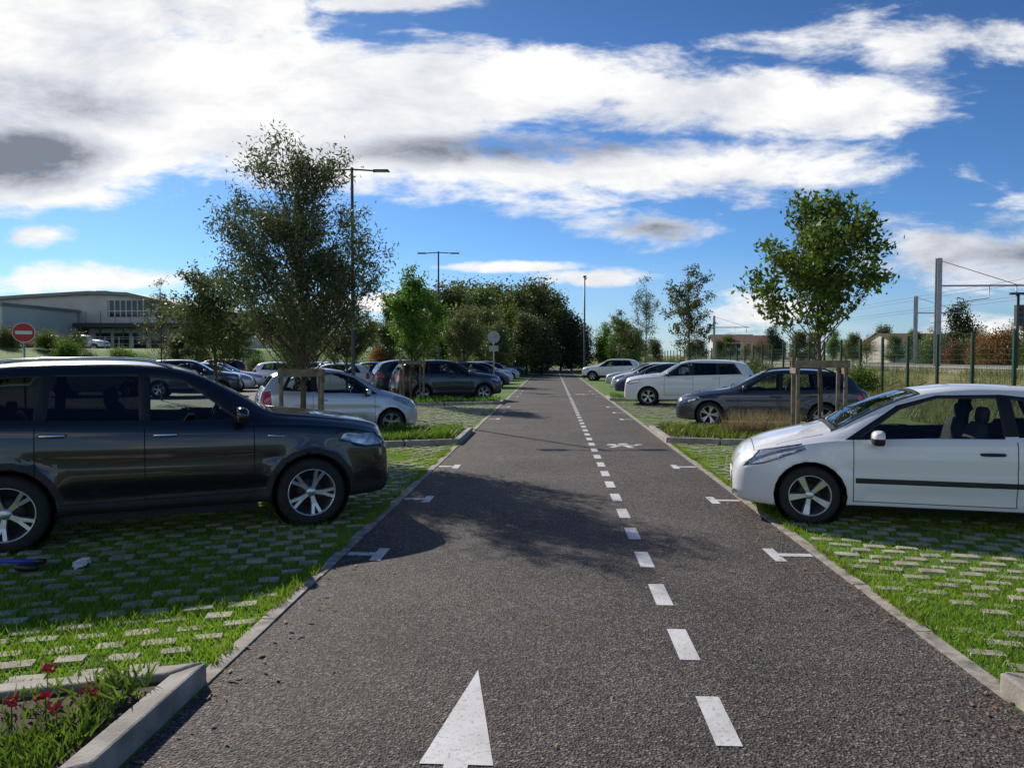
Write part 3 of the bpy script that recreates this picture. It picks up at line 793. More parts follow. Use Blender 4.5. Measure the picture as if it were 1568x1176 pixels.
for side in (-1, 1):
    ca, sa = loc_frame(side)
    for (y0, y1, dens, wid) in ((3.4, 6.2, 4600, 5.8), (6.2, 9.5, 2100, 5.4), (9.5, 16, 850, 5.2), (16, 30, 260, 5.2)):
        nn = int(dens*(y1-y0)*wid)
        for _ in range(nn):
            y = rnd.uniform(y0, y1); d = rnd.random()*wid
            x = XL-.11-d if side < 0 else XR+.11+d
            if side < 0 and y < 6 and x < -5.2: continue
            u = x*ca+y*sa; v = -x*sa+y*ca
            j = round(v/PV); uu = (u-(j % 2)*PU*.5)/PU; du = abs(uu-round(uu))*PU; dv = abs(v-j*PV)
            q = pn(x*.9, y*.9)+.35*pn(x*2.3, y*2.3)
            if du < BU/2 and dv < BV/2 and rnd.random() < min(.94, .98-.85*max(0, q+.1)): continue
            if rnd.random() < .06-.3*q: continue
            if in_isl(x, y): continue
            pts.append((x, y, -.002))
blades('grass', pts, .018, .050, .0050, M_BLADE, 1.2)
pts = []
for _ in range(34000):
    side = rnd.choice((-1, 1)); y = rnd.uniform(3.6, 14); d = abs(rnd.gauss(0, 2.4))
    x = XL-.12-d if side < 0 else XR+.12+d
    if in_isl(x, y) or pn(x*.9, y*.9)+.35*pn(x*2.3, y*2.3) < .22: continue
    if side < 0 and y < 6 and x < -5.2: continue
    pts.append((x, y, 0))
# fringe creeping along the edging
for _ in range(9000):
    side = rnd.choice((-1, 1)); y = rnd.uniform(3.9, 16); d = .07+abs(rnd.gauss(0, .05))
    x = XL-d if side < 0 else XR+d
    if pn(x+3*side, y*2.7) > -.1 and not in_isl(x, y): pts.append((x, y, .004))
blades('grass_tufts', pts, .03, .080, .006, M_BLADE, 1.2)

# fallen leaves on the road and verge
M_LEAFL = simple('fallen_leaves', (.22, .13, .05), .8, var=.5, vscale=3)
mb = MB()
for _ in range(420):
    y = 3+abs(rnd.gauss(0, 1))*7; x = rnd.choice((XL+abs(rnd.gauss(0, .25)), XR-abs(rnd.gauss(0, .25)), rnd.uniform(XL-3, XR+3)))
    z = .012 if XL < x < XR else .035
    a = rnd.uniform(0, 6.28); l = rnd.uniform(.012, .03)
    c, s_ = math.cos(a), math.sin(a)
    mb.poly([(x-c*l, y-s_*l, z), (x+s_*l*.4, y-c*l*.4, z+.006), (x+c*l, y+s_*l, z+.004), (x-s_*l*.4, y+c*l*.4, z)])
mb.obj('fallen_leaves', [M_LEAFL])

# ------------------------------------------------------------------ trees
M_BARK = simple('bark', (.10, .078, .055), .9, var=.35, vscale=12, bump=.6, bscale=30)
M_BARKD = simple('bark_dark', (.055, .045, .035), .9, var=.35, vscale=12)
def tree_mesh(name, H, cr, cb, nclus, nleaf, lsize, lasp, seed, lmat, bark, spread=.16, trunk_r=.06, fine=True, shape=1.0, lean=0.0, lumpy=1.0):
    r = random.Random(seed); g_ = np.random.default_rng(seed)
    mb = MB()
    tp = []; N = 9
    for i in range(N):
        t = i/(N-1); tp.append(Vector((lean*t+.05*H/6*math.sin(3*t+seed), .05*H/6*math.sin(4.1*t+seed*2), H*.93*t)))
    mb.tube(tp, [trunk_r*(1-.88*(i/(N-1)))+.004 for i in range(N)], 8, 0, cap=False)
    def trunk_at(z):
        t = max(0, min(.999, z/(H*.93)))*(N-1); i = int(t); return tp[i].lerp(tp[min(i+1, N-1)], t-i)
    lump = [(r.uniform(0, 6.28), r.uniform(-.6, 1), 1+(r.uniform(.74, 1.12)-1)*lumpy) for _ in range(9)]
    centers = []
    tips = []
    zc = (H+cb)/2; hz = (H-cb)/2
    while len(centers) < nclus:
        th = r.uniform(0, 2*math.pi); ph = math.asin(r.uniform(-1, 1)); rad = r.random()**.45
        k = 1.0
        for (a, b_, m_) in lump:
            d = math.cos(th-a)*math.cos(ph)*math.cos(b_)+math.sin(ph)*math.sin(b_)
            if d > .75: k *= 1+(m_-1)*(d-.75)/.25*1.6
        e = math.sin(ph)
        wz = cr*(1-.35*max(0, e)*shape)
        p = Vector((math.cos(th)*math.cos(ph)*wz*rad*k+lean*.7, math.sin(th)*math.cos(ph)*wz*rad*k, zc+e*hz*rad*min(k, 1.06)))
        centers.append(p)
    allc = []
    for p in centers:
        hd = math.hypot(p.x, p.y)
        z0 = max(cb*.72, p.z-hd*r.uniform(.7, 1.3)-r.uniform(.1, .4))
        s = trunk_at(z0)
        mid = s.lerp(p, .5)+Vector((r.uniform(-.1, .1), r.uniform(-.1, .1), -.06*hd))*1.0
        q = [s, s.lerp(mid, .5)+Vector((0, 0, -.02)), mid, mid.lerp(p, .55), p]
        r0 = trunk_r*.32*(1-.5*z0/H)
        mb.tube(q, [r0, r0*.8, r0*.6, r0*.4, .004], 5, 0, cap=False)
        if fine:
            for _ in range(6):
                t = r.uniform(.35, 1); b0 = s.lerp(p, t) if t > .5 else mid
                dirn = Vector((r.gauss(0, 1), r.gauss(0, 1), abs(r.gauss(.5, .6)))).normalized()
                e = p.lerp(b0, .3*r.random())+dirn*r.uniform(.5, 1.5)*spread*2
                mb.tube([b0 if t <= .5 else mid.lerp(p, t), e], [.006 if H < 9 else .02, .002], 3, 0, cap=False)
                tips.append(((mid.lerp(p, t) if t > .5 else mid), e))
        allc.append((mid, p))
    segs = tips if (fine and tips) else allc
    n = nleaf; idx = g_.integers(0, len(segs), n)
    A = np.array([list(s[0]) for s in segs]); B = np.array([list(s[1]) for s in segs])
    t = g_.random((n, 1))**.6
    C = A[idx]*(1-t)+B[idx]*t+g_.normal(0, spread, (n, 3))*(.5 if fine else 1.0)
    C[:, 2] = np.maximum(C[:, 2], cb*.85)
    d1 = g_.normal(0, 1, (n, 3)); d1[:, 2] += (-.3 if fine else 0); d1 /= np.linalg.norm(d1, axis=1)[:, None]
    d2 = np.cross(d1, g_.normal(0, 1, (n, 3))); d2 /= np.linalg.norm(d2, axis=1)[:, None]
    ls = lsize*g_.uniform(.6, 1.35, (n, 1))
    Q = np.stack([C-d1*ls*.5, C+d2*ls*lasp*.5, C+d1*ls*.5, C-d2*ls*lasp*.5], 1).reshape(-1, 3)
    base = len(mb.v)
    mb.v += [tuple(x) for x in Q.tolist()]
    mb.f += [(base+4*i, base+4*i+1, base+4*i+2, base+4*i+3) for i in range(n)]
    mb.m += [1]*n; mb.sm += [False]*n
    o = mb.obj(name, [bark, lmat]); me = o.data; bpy.data.objects.remove(o)
    return me
def place(name, me, x, y, z=0, s=1.0, rz=0.0, sz=None, parent=None):
    o = bpy.data.objects.new(name, me); COL.objects.link(o); o.location = (x, y, z); o.rotation_euler = (0, 0, rz)
    o.scale = (s, s, sz or s)
    if parent: o.parent = parent
    return o
L_WIL = leaf_mat('willow_leaves', (.045, .065, .022), (.16, .20, .075), .4)
L_MAP = leaf_mat('young_tree_leaves', (.04, .070, .010), (.15, .22, .028), .5)
L_GRN = leaf_mat('green_leaves', (.055, .12, .014), (.17, .29, .035), .5)
L_DRK = leaf_mat('dark_leaves', (.015, .034, .012), (.05, .085, .025), .2)
L_MIX = leaf_mat('woodland_leaves', (.050, .080, .022), (.18, .23, .06), .4)
L_ORG = leaf_mat('autumn_leaves', (.16, .06, .012), (.34, .15, .02), .4)
L_DRY = leaf_mat('ochre_leaves', (.13, .10, .035), (.28, .21, .07), .35)

place('willow_tree', tree_mesh('willow', 5.85, 1.78, 1.75, 130, 34000, .092, .30, 17, L_WIL, M_BARK, .19, .06, shape=.55, lumpy=.5), -4.80, 14.15, rz=2.6)
place('maple_tree', tree_mesh('maple', 5.1, 1.42, 2.3, 64, 9500, .115, .5, 21, L_MAP, M_BARK, .15, .05, shape=.7, lumpy=.8), 5.25, 15.1, rz=.6)
place('young_tree', tree_mesh('lime', 5.0, 1.45, 1.7, 60, 11000, .11, .6, 5, L_GRN, M_BARK, .18, .05), -5.35, 28.5)
my = tree_mesh('slim', 6.4, 1.15, 2.0, 44, 5200, .12, .45, 8, L_MIX, M_BARK, .16, .05)
my2 = tree_mesh('slim2', 6.6, 1.25, 2.2, 44, 3200, .11, .35, 31, L_WIL, M_BARK, .18, .05)
place('young_tree', my, 6.2, 34.5); place('young_tree', my2, 5.6, 45.5)
mg = tree_mesh('rowan', 4.8, 1.55, 1.5, 60, 9000, .12, .5, 15, L_MIX, M_BARK, .2, .06)
place('young_tree', mg, -11.2, 24.5, 0, 1.05, 1.0); place('young_tree', mg, -9.3, 26.8, 0, .9, 2.0)
place('young_tree', mg, -9.4, 34.0, 0, .95, 3.0); place('young_tree', my2, -16, 30, 0, .75, 1.0)
place('young_tree', my, -8.6, 52.0, 0, .8, 1.0); place('young_tree', mg, -5.6, 47.5, 0, 1.1, 4.0); place('young_tree', my, 6.0, 66, 0, 1.0, 4.0)

big = [tree_mesh('wood_a', 9.5, 3.2, 1.0, 70, 9000, .30, .6, 41, L_MIX, M_BARKD, .5, .16, fine=False),
       tree_mesh('wood_b', 11, 3.0, 1.2, 75, 9000, .30, .6, 42, L_GRN, M_BARKD, .5, .16, fine=False),
       tree_mesh('wood_c', 8.5, 3.0, .6, 65, 8000, .28, .6, 43, L_DRK, M_BARKD, .5, .14, fine=False),
       tree_mesh('wood_d', 9.0, 2.6, .8, 60, 4200, .26, .5, 44, L_DRY, M_BARKD, .5, .12, fine=False)]
wood = empty('distant_tree_row')
def bg(i, x, y, s, sz=None): place('distant_tree', big[i], x, y, gh(x, y)-.1, s, rnd.uniform(0, 6.28), sz, wood)
HB = [9.5, 11, 8.5, 9.0]
for (px, py_top, Z, i) in [(600,460,78,0),(625,440,84,1),(655,440,90,0),(690,428,80,0),(715,428,95,0),(735,432,86,0),(765,430,100,0),(790,436,92,0),(815,425,98,0),(838,436,104,0),(858,468,100,0),(875,480,96,2),(893,497,108,2),
                           (705,462,70,3),(745,468,72,0),(780,468,78,1),(806,475,74,0),(830,490,76,2),(640,470,66,0),(672,468,68,1),(610,475,64,3),(590,490,60,0),(760,490,64,0),
                           (925,496,105,1),(945,488,98,1),(965,496,90,0),(1000,518,110,0)]:
    X = (px-845)/1150*Z; top = 1.75+(550-py_top)/1150*Z; s = (top-gh(X, Z))/HB[i]
    bg(i, X, Z, max(s*1.05, .45), s)
for (px, t, Z, i) in [(575,490,80,0),(560,500,90,3),(530,505,100,0),(300,500,62,0),(335,485,70,3),(372,505,66,0),(270,512,62,0),(405,500,80,3),(430,505,75,0),(500,500,85,1),(250,500,105,2),(465,495,95,0),(350,512,58,1)]:
    X = (px-845)/1150*Z; Y = Z*.98; top = 1.75+(550-t)/1150*Z; s = (top-gh(X, Y))/HB[i]
    bg(i, X, Y, max(s, .4), s)
for (px, t, Z, i) in [(1180,500,120,2),(1345,498,140,0),(1455,465,95,2),(1490,500,90,3),(1530,490,85,3),(1560,480,70,0),(1390,505,110,0),(1300,510,120,0),(1240,508,130,0),(1270,505,135,1),(1060,525,140,0),(1100,520,130,0),(1140,522,130,3),(1220,505,90,0),(1420,500,80,3),(1320,512,100,3),(1360,512,105,0),(1160,515,100,3)]:
    X = (px-845)/1150*Z; Y = Z*1.01; top = 1.75+(550-t)/1150*Z; s = max(.2, (top-gh(X, Y))/HB[i])
    bg(i, X, Y, max(s, .5), s)
for k in range(80):
    X = -280+k*7.5+rnd.uniform(-3, 3); Y = rnd.uniform(165, 230)
    bg(rnd.choice((0, 0, 1, 2)), X, Y, rnd.uniform(.8, 1.2), rnd.uniform(.4, .65))
sh_a = tree_mesh('shrub_a', 1.7, 1.3, .1, 50, 6000, .10, .6, 61, L_GRN, M_BARKD, .25, .03, fine=False)
sh_o = tree_mesh('shrub_o', 2.0, 1.2, .1, 50, 4500, .11, .6, 62, L_ORG, M_BARKD, .25, .03, fine=False)
sh_d = tree_mesh('shrub_d', 2.0, 1.4, .1, 50, 5000, .12, .6, 63, L_MIX, M_BARKD, .28, .03, fine=False)
hedge = empty('hedge')
for k in range(34):
    X = -46+k*1.25+rnd.uniform(-.4, .4); Y = 57+rnd.uniform(-1, 2.5)
    place('shrub', rnd.choice((sh_a, sh_d, sh_d, sh_a, sh_o if k > 22 else sh_a)), X, Y, gh(X, Y)-.1, rnd.uniform(.6, 1.0), rnd.uniform(0, 6), None, hedge)
hedge2 = empty('hedge')
for k in range(34):
    X = 9.5+rnd.uniform(0, 5.5); Y = 34+k*1.6
    place('shrub', rnd.choice((sh_a, sh_d, sh_d)), X, Y, 0, rnd.uniform(.5, .95), rnd.uniform(0, 6), None, hedge2)
hedge3 = empty('railway_scrub')
for k in range(46):
    X = rnd.uniform(30, 56); Y = rnd.uniform(38, 80)
    place('shrub', rnd.choice((sh_a, sh_d, sh_o, sh_o, sh_d)), X, Y, gh(X, Y), rnd.uniform(.9, 1.7), rnd.uniform(0, 6), None, hedge3)
# tall dry grass by the fence
L_STRAW = leaf_mat('straw', (.16, .12, .05), (.36, .29, .15), .4)
P = []
for _ in range(26000):
    P.append((rnd.uniform(10, 19), rnd.uniform(17, 45), 0))
P = [(x, y, gh(x, y)) for x, y, z in P if pn(x*.5, y*.5) > -.4]
blades('dry_meadow_grass', P, .15, .5, .014, leaf_mat('meadow', (.12, .16, .04), (.36, .33, .13), .4), .8)
M_PLANT = leaf_mat('ground_cover_leaves', (.06, .14, .014), (.20, .34, .035), .45)
def cover(name, side, y0, y1, n, h0, h1, w, mat=M_PLANT, xmin=.2, xmax=5.0):
    P = []
    while len(P) < n:
        y = rnd.uniform(y0, y1); d = rnd.uniform(xmin, xmax)
        x = XL-d if side < 0 else XR+d
        yy = y-d*(tL if side < 0 else tR)
        if pn(x*1.7, yy*1.7) < -.35 and rnd.random() < .8: continue
        P.append((x, yy, .08+rnd.uniform(0, .10)*max(0, pn(x*2, yy*2)+.5)))
    return blades(name, P, h0, h1, w, mat, 1.3)
cover('ground_cover_plants', -1, 15.3, 17.5, 9000, .06, .20, .014)
cover('ground_cover_plants', 1, 15.8, 18.2, 8000, .06, .18, .014)
cover('ground_cover_plants', -1, 1.6, 3.8, 16000, .02, .09, .010, xmax=2.6)
cover('ground_cover_plants', 1, 1.6, 3.9, 9000, .02, .08, .008, xmax=2.5)
cover('ground_cover_plants', -1, 28.4, 29.6, 3000, .06, .2, .02)
cover('ground_cover_plants', 1, 31, 32.8, 3000, .06, .2, .02)
P = []
for (cx, cy) in ((3.9, 16.3), (4.2, 16.2), (4.5, 16.4), (4.8, 16.0), (5.05, 16.3)):
    for _ in range(280): P.append((cx+rnd.gauss(0, .09), cy+rnd.gauss(0, .09), .08))
blades('ornamental_grass', P, .25, .68, .006, L_STRAW, .9)
M_FLOW = simple('red_petals', (.55, .015, .06), .5)
mb = MB()
for (x, y, z) in [(-2.35, 3.32, .20), (-2.27, 3.28, .17), (-2.50, 3.30, .18), (-2.80, 3.42, .24), (-2.18, 3.40, .19), (-2.72, 3.36, .16), (-2.55, 3.62, .20)]:
    for k in range(22):
        c = Vector((x+rnd.gauss(0, .018), y+rnd.gauss(0, .018), z+rnd.gauss(0, .012))); a = Vector((rnd.gauss(0, 1), rnd.gauss(0, 1), rnd.gauss(0, 1))).normalized(); b2 = a.orthogonal().normalized()
        s = .011; mb.poly([c-a*s, c+b2*s, c+a*s, c-b2*s], 0)
    mb.tube([(x, y, .06), (x, y, z)], .003, 4, 1, cap=False)
mb.obj('red_flowers', [M_FLOW, M_PLANT])

# ------------------------------------------------------------------ stakes
M_WOOD = simple('weathered_wood', (.20, .16, .11), .85, var=.4, vscale=9, bump=.5, bscale=40)
def stakes(x, y, half, h, rz):
    mb = MB()
    for sx in (-1, 1):
        for sy in (-1, 1):
            mb.tube([(sx*half, sy*half, 0), (sx*half+.01*sx, sy*half, h+rnd.uniform(-.05, .04))], [.042, .038], 8, 0)
    for sy in (-1, 1):
        mb.quadbox((0, sy*(half+.052), h-.10), (half*2+.14, .025, .14), 0, 0)
        mb.quadbox((sy*(half+.052), 0, h-.23), (.025, half*2+.14, .11), 0, 0)
    mb.tube([(-half, 0, h-.12), (0, .0, h-.16), (half, 0, h-.12)], .012, 6, 1)
    mb.obj('tree_stakes', [M_WOOD, M_RUBBER], loc=(x, y, .06), rz=rz, bevel=.003)
stakes(-4.80, 14.15, .36, 1.52, .35); stakes(5.25, 15.1, .42, 1.68, -.2); stakes(-5.35, 28.5, .38, 1.62, .35)
stakes(6.2, 34.5, .36, 1.6, -.2)

# ------------------------------------------------------------------ lamps, signs
M_POLE = simple('galvanised_dark', (.07, .075, .08), .5, .5)
M_GALV = simple('galvanised_steel', (.35, .36, .37), .5, .6, var=.2)
def lamp2(x, y, H, arm, rz=0.05):
    mb = MB()
    mb.tube([(0, 0, 0), (0, 0, .9), (0, 0, .92), (0, 0, H)], [.085, .08, .065, .045], 12, 0)
    mb.quadbox((0, 0, .012), (.3, .3, .025), 0, 0)
    mb.tube([(-arm*.55, 0, H-.10), (0, 0, H-.06), (arm*.55, 0, H-.10)], .028, 8, 0)
    for s in (-1, 1):
        mb.quadbox((s*arm*.78, 0, H-.105), (arm*.46, .24, .055), 0, 0, .85)
        mb.quadbox((s*arm*.78, 0, H-.136), (arm*.34, .18, .008), 0, 1)
    mb.obj('street_lamp', [M_POLE, M_LENS], loc=(x, y, 0), rz=rz, bevel=.004)
lamp2(-6.52, 24.4, 7.95, 1.22); lamp2(-6.63, 43.8, 7.95, 1.22); 
def lamp1(x, y, H):
    mb = MB(); mb.tube([(0, 0, 0), (0, 0, 1), (0, 0, H)], [.10, .09, .06], 10, 0)
    mb.quadbox((0, -.25, H-.02), (.28, .7, .09), 0, 0, .8); mb.quadbox((0, -.25, H-.072), (.2, .5, .01), 0, 1)
    mb.tube([(0, 0, H-.3), (.18, 0, H-.1)], .05, 6, 0)
    mb.obj('street_lamp', [M_POLE, M_LENS], loc=(x, y, 0))
lamp1(2.75, 64, 8.6)
M_SRED = simple('sign_red', (.55, .02, .02), .4); M_SWH = simple('sign_white', (.75, .75, .75), .4)
def disc(mb, c, r, th, mat, ny=-1, n=28):
    pts = [(c[0]+r*math.cos(2*math.pi*k/n), c[1], c[2]+r*math.sin(2*math.pi*k/n)) for k in range(n)]
    b = len(mb.v); mb.v += pts + [(p[0], p[1]+th, p[2]) for p in pts]
    mb.f.append(tuple(range(b, b+n))); mb.m.append(mat); mb.sm.append(False)
    mb.f.append(tuple(range(b+n, b+2*n))[::-1]); mb.m.append(mat); mb.sm.append(False)
    for k in range(n):
        k2 = (k+1) % n; mb.f.append((b+k, b+n+k, b+n+k2, b+k2)); mb.m.append(mat); mb.sm.append(False)
mb = MB(); mb.tube([(0, .05, 0), (0, .05, 2.95)], .03, 8, 0); disc(mb, (0, 0, 2.6), .33, .02, 2); disc(mb, (0, -.004, 2.6), .31, .003, 1)
mb.quadbox((0, -.008, 2.6), (.48, .006, .11), 0, 2)
mb.obj('no_entry_sign', [M_GALV, M_SRED, M_SWH], loc=(-17.6, 24.2, 0), rz=.55)
mb = MB(); mb.tube([(0, .05, 0), (0, .05, 3.1)], .035, 8, 0); disc(mb, (0, 0, 2.85), .33, .02, 0); mb.quadbox((0, -.01, 2.85), (.6, .02, .05), 0, 0); mb.quadbox((0, -.004, 2.25), (.5, .02, .3), 0, 0)
mb.obj('traffic_sign', [M_GALV], loc=(-3.1, 40, 0))
mb = MB(); mb.tube([(0, .05, 0), (0, .05, 2.9)], .035, 8, 0); disc(mb, (0, 0, 2.5), .38, .02, 1); disc(mb, (0, -.004, 2.5), .27, .003, 2)
mb.obj('traffic_sign', [M_GALV, M_SRED, M_SWH], loc=(-1.9, 95, 0)); 
mb = MB(); mb.tube([(0, .05, 0), (0, .05, 2.4)], .035, 8, 0); disc(mb, (0, 0, 2.1), .42, .02, 1)
mb.obj('traffic_sign', [M_GALV, M_SRED, M_SWH], loc=(0.0, 109.6, 0))

# ------------------------------------------------------------------ fence & railway
M_FEN = simple('green_fence', (.015, .06, .035), .5, .2)
mb = MB()
FX = 15.5
y = 16.0
while y < 110:
    mb.quadbox((FX, y, 1.35), (.10, .10, 2.7), 0, 0)
    y += 2.52
y = 16.0
while y < 70:
    mb.tube([(FX+.05, y, .05), (FX+.05, y, 2.4)], .006 if y < 40 else .009, 3, 0, cap=False)
    y += .10 if y < 40 else .2
for z in np.arange(.08, 2.42, .2):
    mb.tube([(FX+.05, 16, z), (FX+.05, 110, z)], .007, 3, 0, cap=False)
mb.obj('mesh_fence', [M_FEN])
mb = MB(); mb.quadbox((21.5, 52, .75), (3.0, 64, 1.0), 0, 0); mb.quadbox((20.1, 52, 1.27), (.3, 64, .04), 0, 1)
mb.obj('railway_platform', [M_CONC, M_MARK])
M_BALL = simple('ballast', (.16, .13, .11), .95, var=.5, vscale=15)
mb = MB(); mb.quadbox((26.2, 70, 1.04), (5.5, 140, .16), 0, 0)
for xx in (24.6, 26.0, 27.0, 28.4): mb.quadbox((xx, 70, 1.2), (.07, 140, .14), 0, 1)
mb.obj('railway_track', [M_BALL, M_GALV])
def mast(x, y, H):
    mb = MB()
    for s in (-1, 1):
        mb.quadbox((0, s*.12, H/2), (.24, .02, H), 0, 0)
    mb.quadbox((0, 0, H/2), (.02, .22, H), 0, 0)
    mb.quadbox((2.2, 0, H-1.45), (4.4, .08, .09), 0, 0)
    mb.tube([(0, 0, H-.1), (4.0, 0, H-1.4)], .02, 5, 0)
    mb.tube([(2.6, 0, H-1.5), (2.6, 0, H-2.1), (1.2, 0, H-2.3)], .03, 6, 0)
    mb.tube([(4.0, 0, H-1.5), (4.0, 0, H-2.1)], .03, 6, 0)
    mb.obj('catenary_mast', [M_GALV], loc=(x, y, gh(x, y)), rz=0)
mast(20.4, 41, 6.0); mast(20.4, 96, 6.0); mast(31, 66, 6.0)
mb = MB()
for (x, z) in ((23, 5.6), (24.4, 5.6), (23, 4.8), (24.4, 4.8)):
    mb.tube([(x, 0, z), (x, 41, z), (x, 96, z), (x, 150, z)], .012, 4, 0)
mb.obj('overhead_wires', [M_POLE])
mb = MB()
mb.tube([(0, 0, 0), (0, 0, 3.6)], .07, 8, 0); mb.tube([(.9, 0, 0), (.9, 0, 3.5)], .05, 8, 0)
mb.quadbox((.4, 0, 3.55), (1.5, .12, .1), 0, 0); mb.quadbox((0, -.15, 2.6), (.36, .2, .9), 0, 0); mb.quadbox((.9, -.15, 2.9), (.3, .2, .7), 0, 0)
for zz in (2.35, 2.6, 2.85): disc(mb, (0, -.26, zz), .08, .02, 1, n=12)
mb.obj('railway_signal', [M_POLE, M_RUBBER], loc=(20.3, 34, gh(20.3, 34)))

# ------------------------------------------------------------------ buildings
M_WALL = simple('cladding_beige', (.56, .53, .46), .6, var=.12, vscale=.5); M_ROOF = simple('roof_sheet', (.24, .23, .22), .5, .2, var=.15, vscale=.4)
M_LWALL = simple('render_light', (.62, .59, .53), .8, var=.1, vscale=.5); M_WINB = simple('building_glass', (.02, .025, .03), .08, 0, .5)
M_TILE = simple('roof_tiles', (.22, .12, .08), .8, var=.3, vscale=2); M_DOOR = simple('dock_dark', (.05, .045, .045), .7)
M_BSIGN = simple('blue_sign', (.03, .10, .35), .5)
root = empty('warehouse_building', (0, 0, 0))
zg = 2.4; Yf = 92
prof = [(-92, 7.6), (-66, 9.3), (-58, 9.7), (-53, 9.5), (-46.4, 7.9)]
mb = MB()
fr = [(-92, zg)]+[(-46.4, zg)]+prof[::-1]
mb.v += [(x, Yf, z) for x, z in fr]+[(x, Yf+40, z) for x, z in fr]; n = len(fr)
mb.f.append(tuple(range(n))); mb.m.append(0); mb.sm.append(False); mb.f.append(tuple(range(n, 2*n))[::-1]); mb.m.append(0); mb.sm.append(False)
mb.f.append((1, n+1, n+2, 2)); mb.m.append(0); mb.sm.append(False)
mb.obj('walls', [M_WALL], parent=root)
mb = MB()
for (a, c) in zip(prof[:-1], prof[1:]):
    e0 = -.4 if a == prof[0] else 0; e1 = .4 if c == prof[-1] else 0
    A = [(a[0]+e0, Yf-.6, a[1]+.02), (c[0]+e1, Yf-.6, c[1]+.02), (c[0]+e1, Yf+40.4, c[1]+.02), (a[0]+e0, Yf+40.4, a[1]+.02)]
    B = [(p[0], p[1], p[2]+.38) for p in A]
    mb.poly(B, 0); mb.poly(A[::-1], 0); mb.poly([A[0], A[1], B[1], B[0]], 0); mb.poly([A[2], A[3], B[3], B[2]], 0)
mb.quadbox((-60, Yf+6, 10.3), (1.4, 1.4, .7), 0, 1); mb.quadbox((-70, Yf+8, 10.0), (1.2, 1.2, .6), 0, 1)
mb.obj('roof', [M_ROOF, M_LWALL], parent=root)
mb = MB()
mb.quadbox((-53.0, Yf-.05, 7.9), (5.6, .16, 2.0), 0, 1)
for k in range(8): mb.quadbox((-55.6+k*.74, Yf-.15, 7.9), (.14, .06, 2.0), 0, 0)
mb.quadbox((-53, Yf-.15, 7.6), (5.6, .05, .12), 0, 0)
for k in range(5): mb.quadbox((-56.5+k*2.4, Yf-.05, 3.9), (1.9, .14, 1.9), 0, 1)
mb.quadbox((-62, Yf-.05, 7.3), (1.6, .12, 1.0), 0, 3)
for k in range(3): mb.quadbox((-78+k*5, Yf-.05, 7.0), (2.4, .12, 1.0), 0, 1)
for k in range(24): mb.quadbox((-91+k*1.9, Yf-.02, (6.9+zg)/2+1.6), (.05, .06, 2.6), 0, 2)
mb.quadbox((-48.6, Yf-.06, 7.0), (2.6, .12, .7), 0, 0); mb.quadbox((-48.6, Yf-.13, 7.0), (2.0, .04, .25), 0, 3); mb.quadbox((-59.5, Yf-.06, 4.0), (2.2, .12, 3.2), 0, 4)
mb.obj('windows', [M_LWALL, M_WINB, M_ROOF, M_BSIGN, M_DOOR], parent=root)
mb = MB(); mb.quadbox((-52.2, Yf-1.6, 5.7), (12.6, 3.0, .55), 0, 0)
for k in range(5): mb.tube([(-58+k*2.9, Yf-2.9, zg), (-58+k*2.9, Yf-2.9, 5.45)], .1, 8, 0)
mb.obj('canopy', [M_DOOR], parent=root)
mb = MB(); mb.quadbox((-66.5, Yf-7, 4.9), (14, 13, 5.0), 0, 0); mb.quadbox((-66.5, Yf-7, 7.55), (14.5, 13.5, .35), 0, 2)
for k in range(3): mb.quadbox((-71+k*4, Yf-13.55, 4.0), (2.6, .12, 2.8), 0, 1)
mb.obj('annex', [M_LWALL, M_DOOR, M_ROOF], parent=root)
mb = MB()
for k in range(30): mb.quadbox((-75+k*1.5, 76, 3.2), (.06, .06, 1.5), 0, 0)
for z in (2.7, 3.2, 3.7, 3.9): mb.quadbox((-53.2, 76, z), (44, .03, .03), 0, 0)
mb.obj('boundary_fence', [M_GALV])

def house(name, x, y, w, d, h, rh, rz=0.0, z=None):
    z = gh(x, y) if z is None else z
    r_ = empty(name, (x, y, z), rz)
    mb = MB(); mb.quadbox((0, 0, h/2), (w, d, h), 0, 0); mb.poly([(-w/2, -d/2, h), (-w/2, 0, h+rh), (-w/2, d/2, h)][::-1]); mb.poly([(w/2, -d/2, h), (w/2, 0, h+rh), (w/2, d/2, h)]); mb.obj('walls', [M_LWALL], parent=r_)
    mb = MB(); o = .35
    for s in (-1, 1):
        a = [(-w/2-o, s*(d/2+o), h-.15), (w/2+o, s*(d/2+o), h-.15), (w/2+o, 0, h+rh+.08), (-w/2-o, 0, h+rh+.08)]
        mb.poly(a if s < 0 else a[::-1])
    mb.obj('roof', [M_TILE], parent=r_)
    mb = MB(); k = max(2, int(w/2.5))
    for i in range(k):
        for zz in ([1.3] if h < 4 else [1.3, 3.1]):
            mb.quadbox((-w/2+(i+.5)*w/k, -d/2-.02, zz), (1.0, .08, 1.1), 0, 0)
    mb.obj('windows', [M_WINB], parent=r_)
house('tiled_house', 57, 122, 12, 8, 3.2, 1.3, .15)
for (x, y, w) in [(46, 196, 10), (53, 205, 9), (60, 218, 10)]:
    house('tiled_house', x, y, w, 8, 4.2, 1.8, rnd.uniform(-.4, .4), z=1.6)

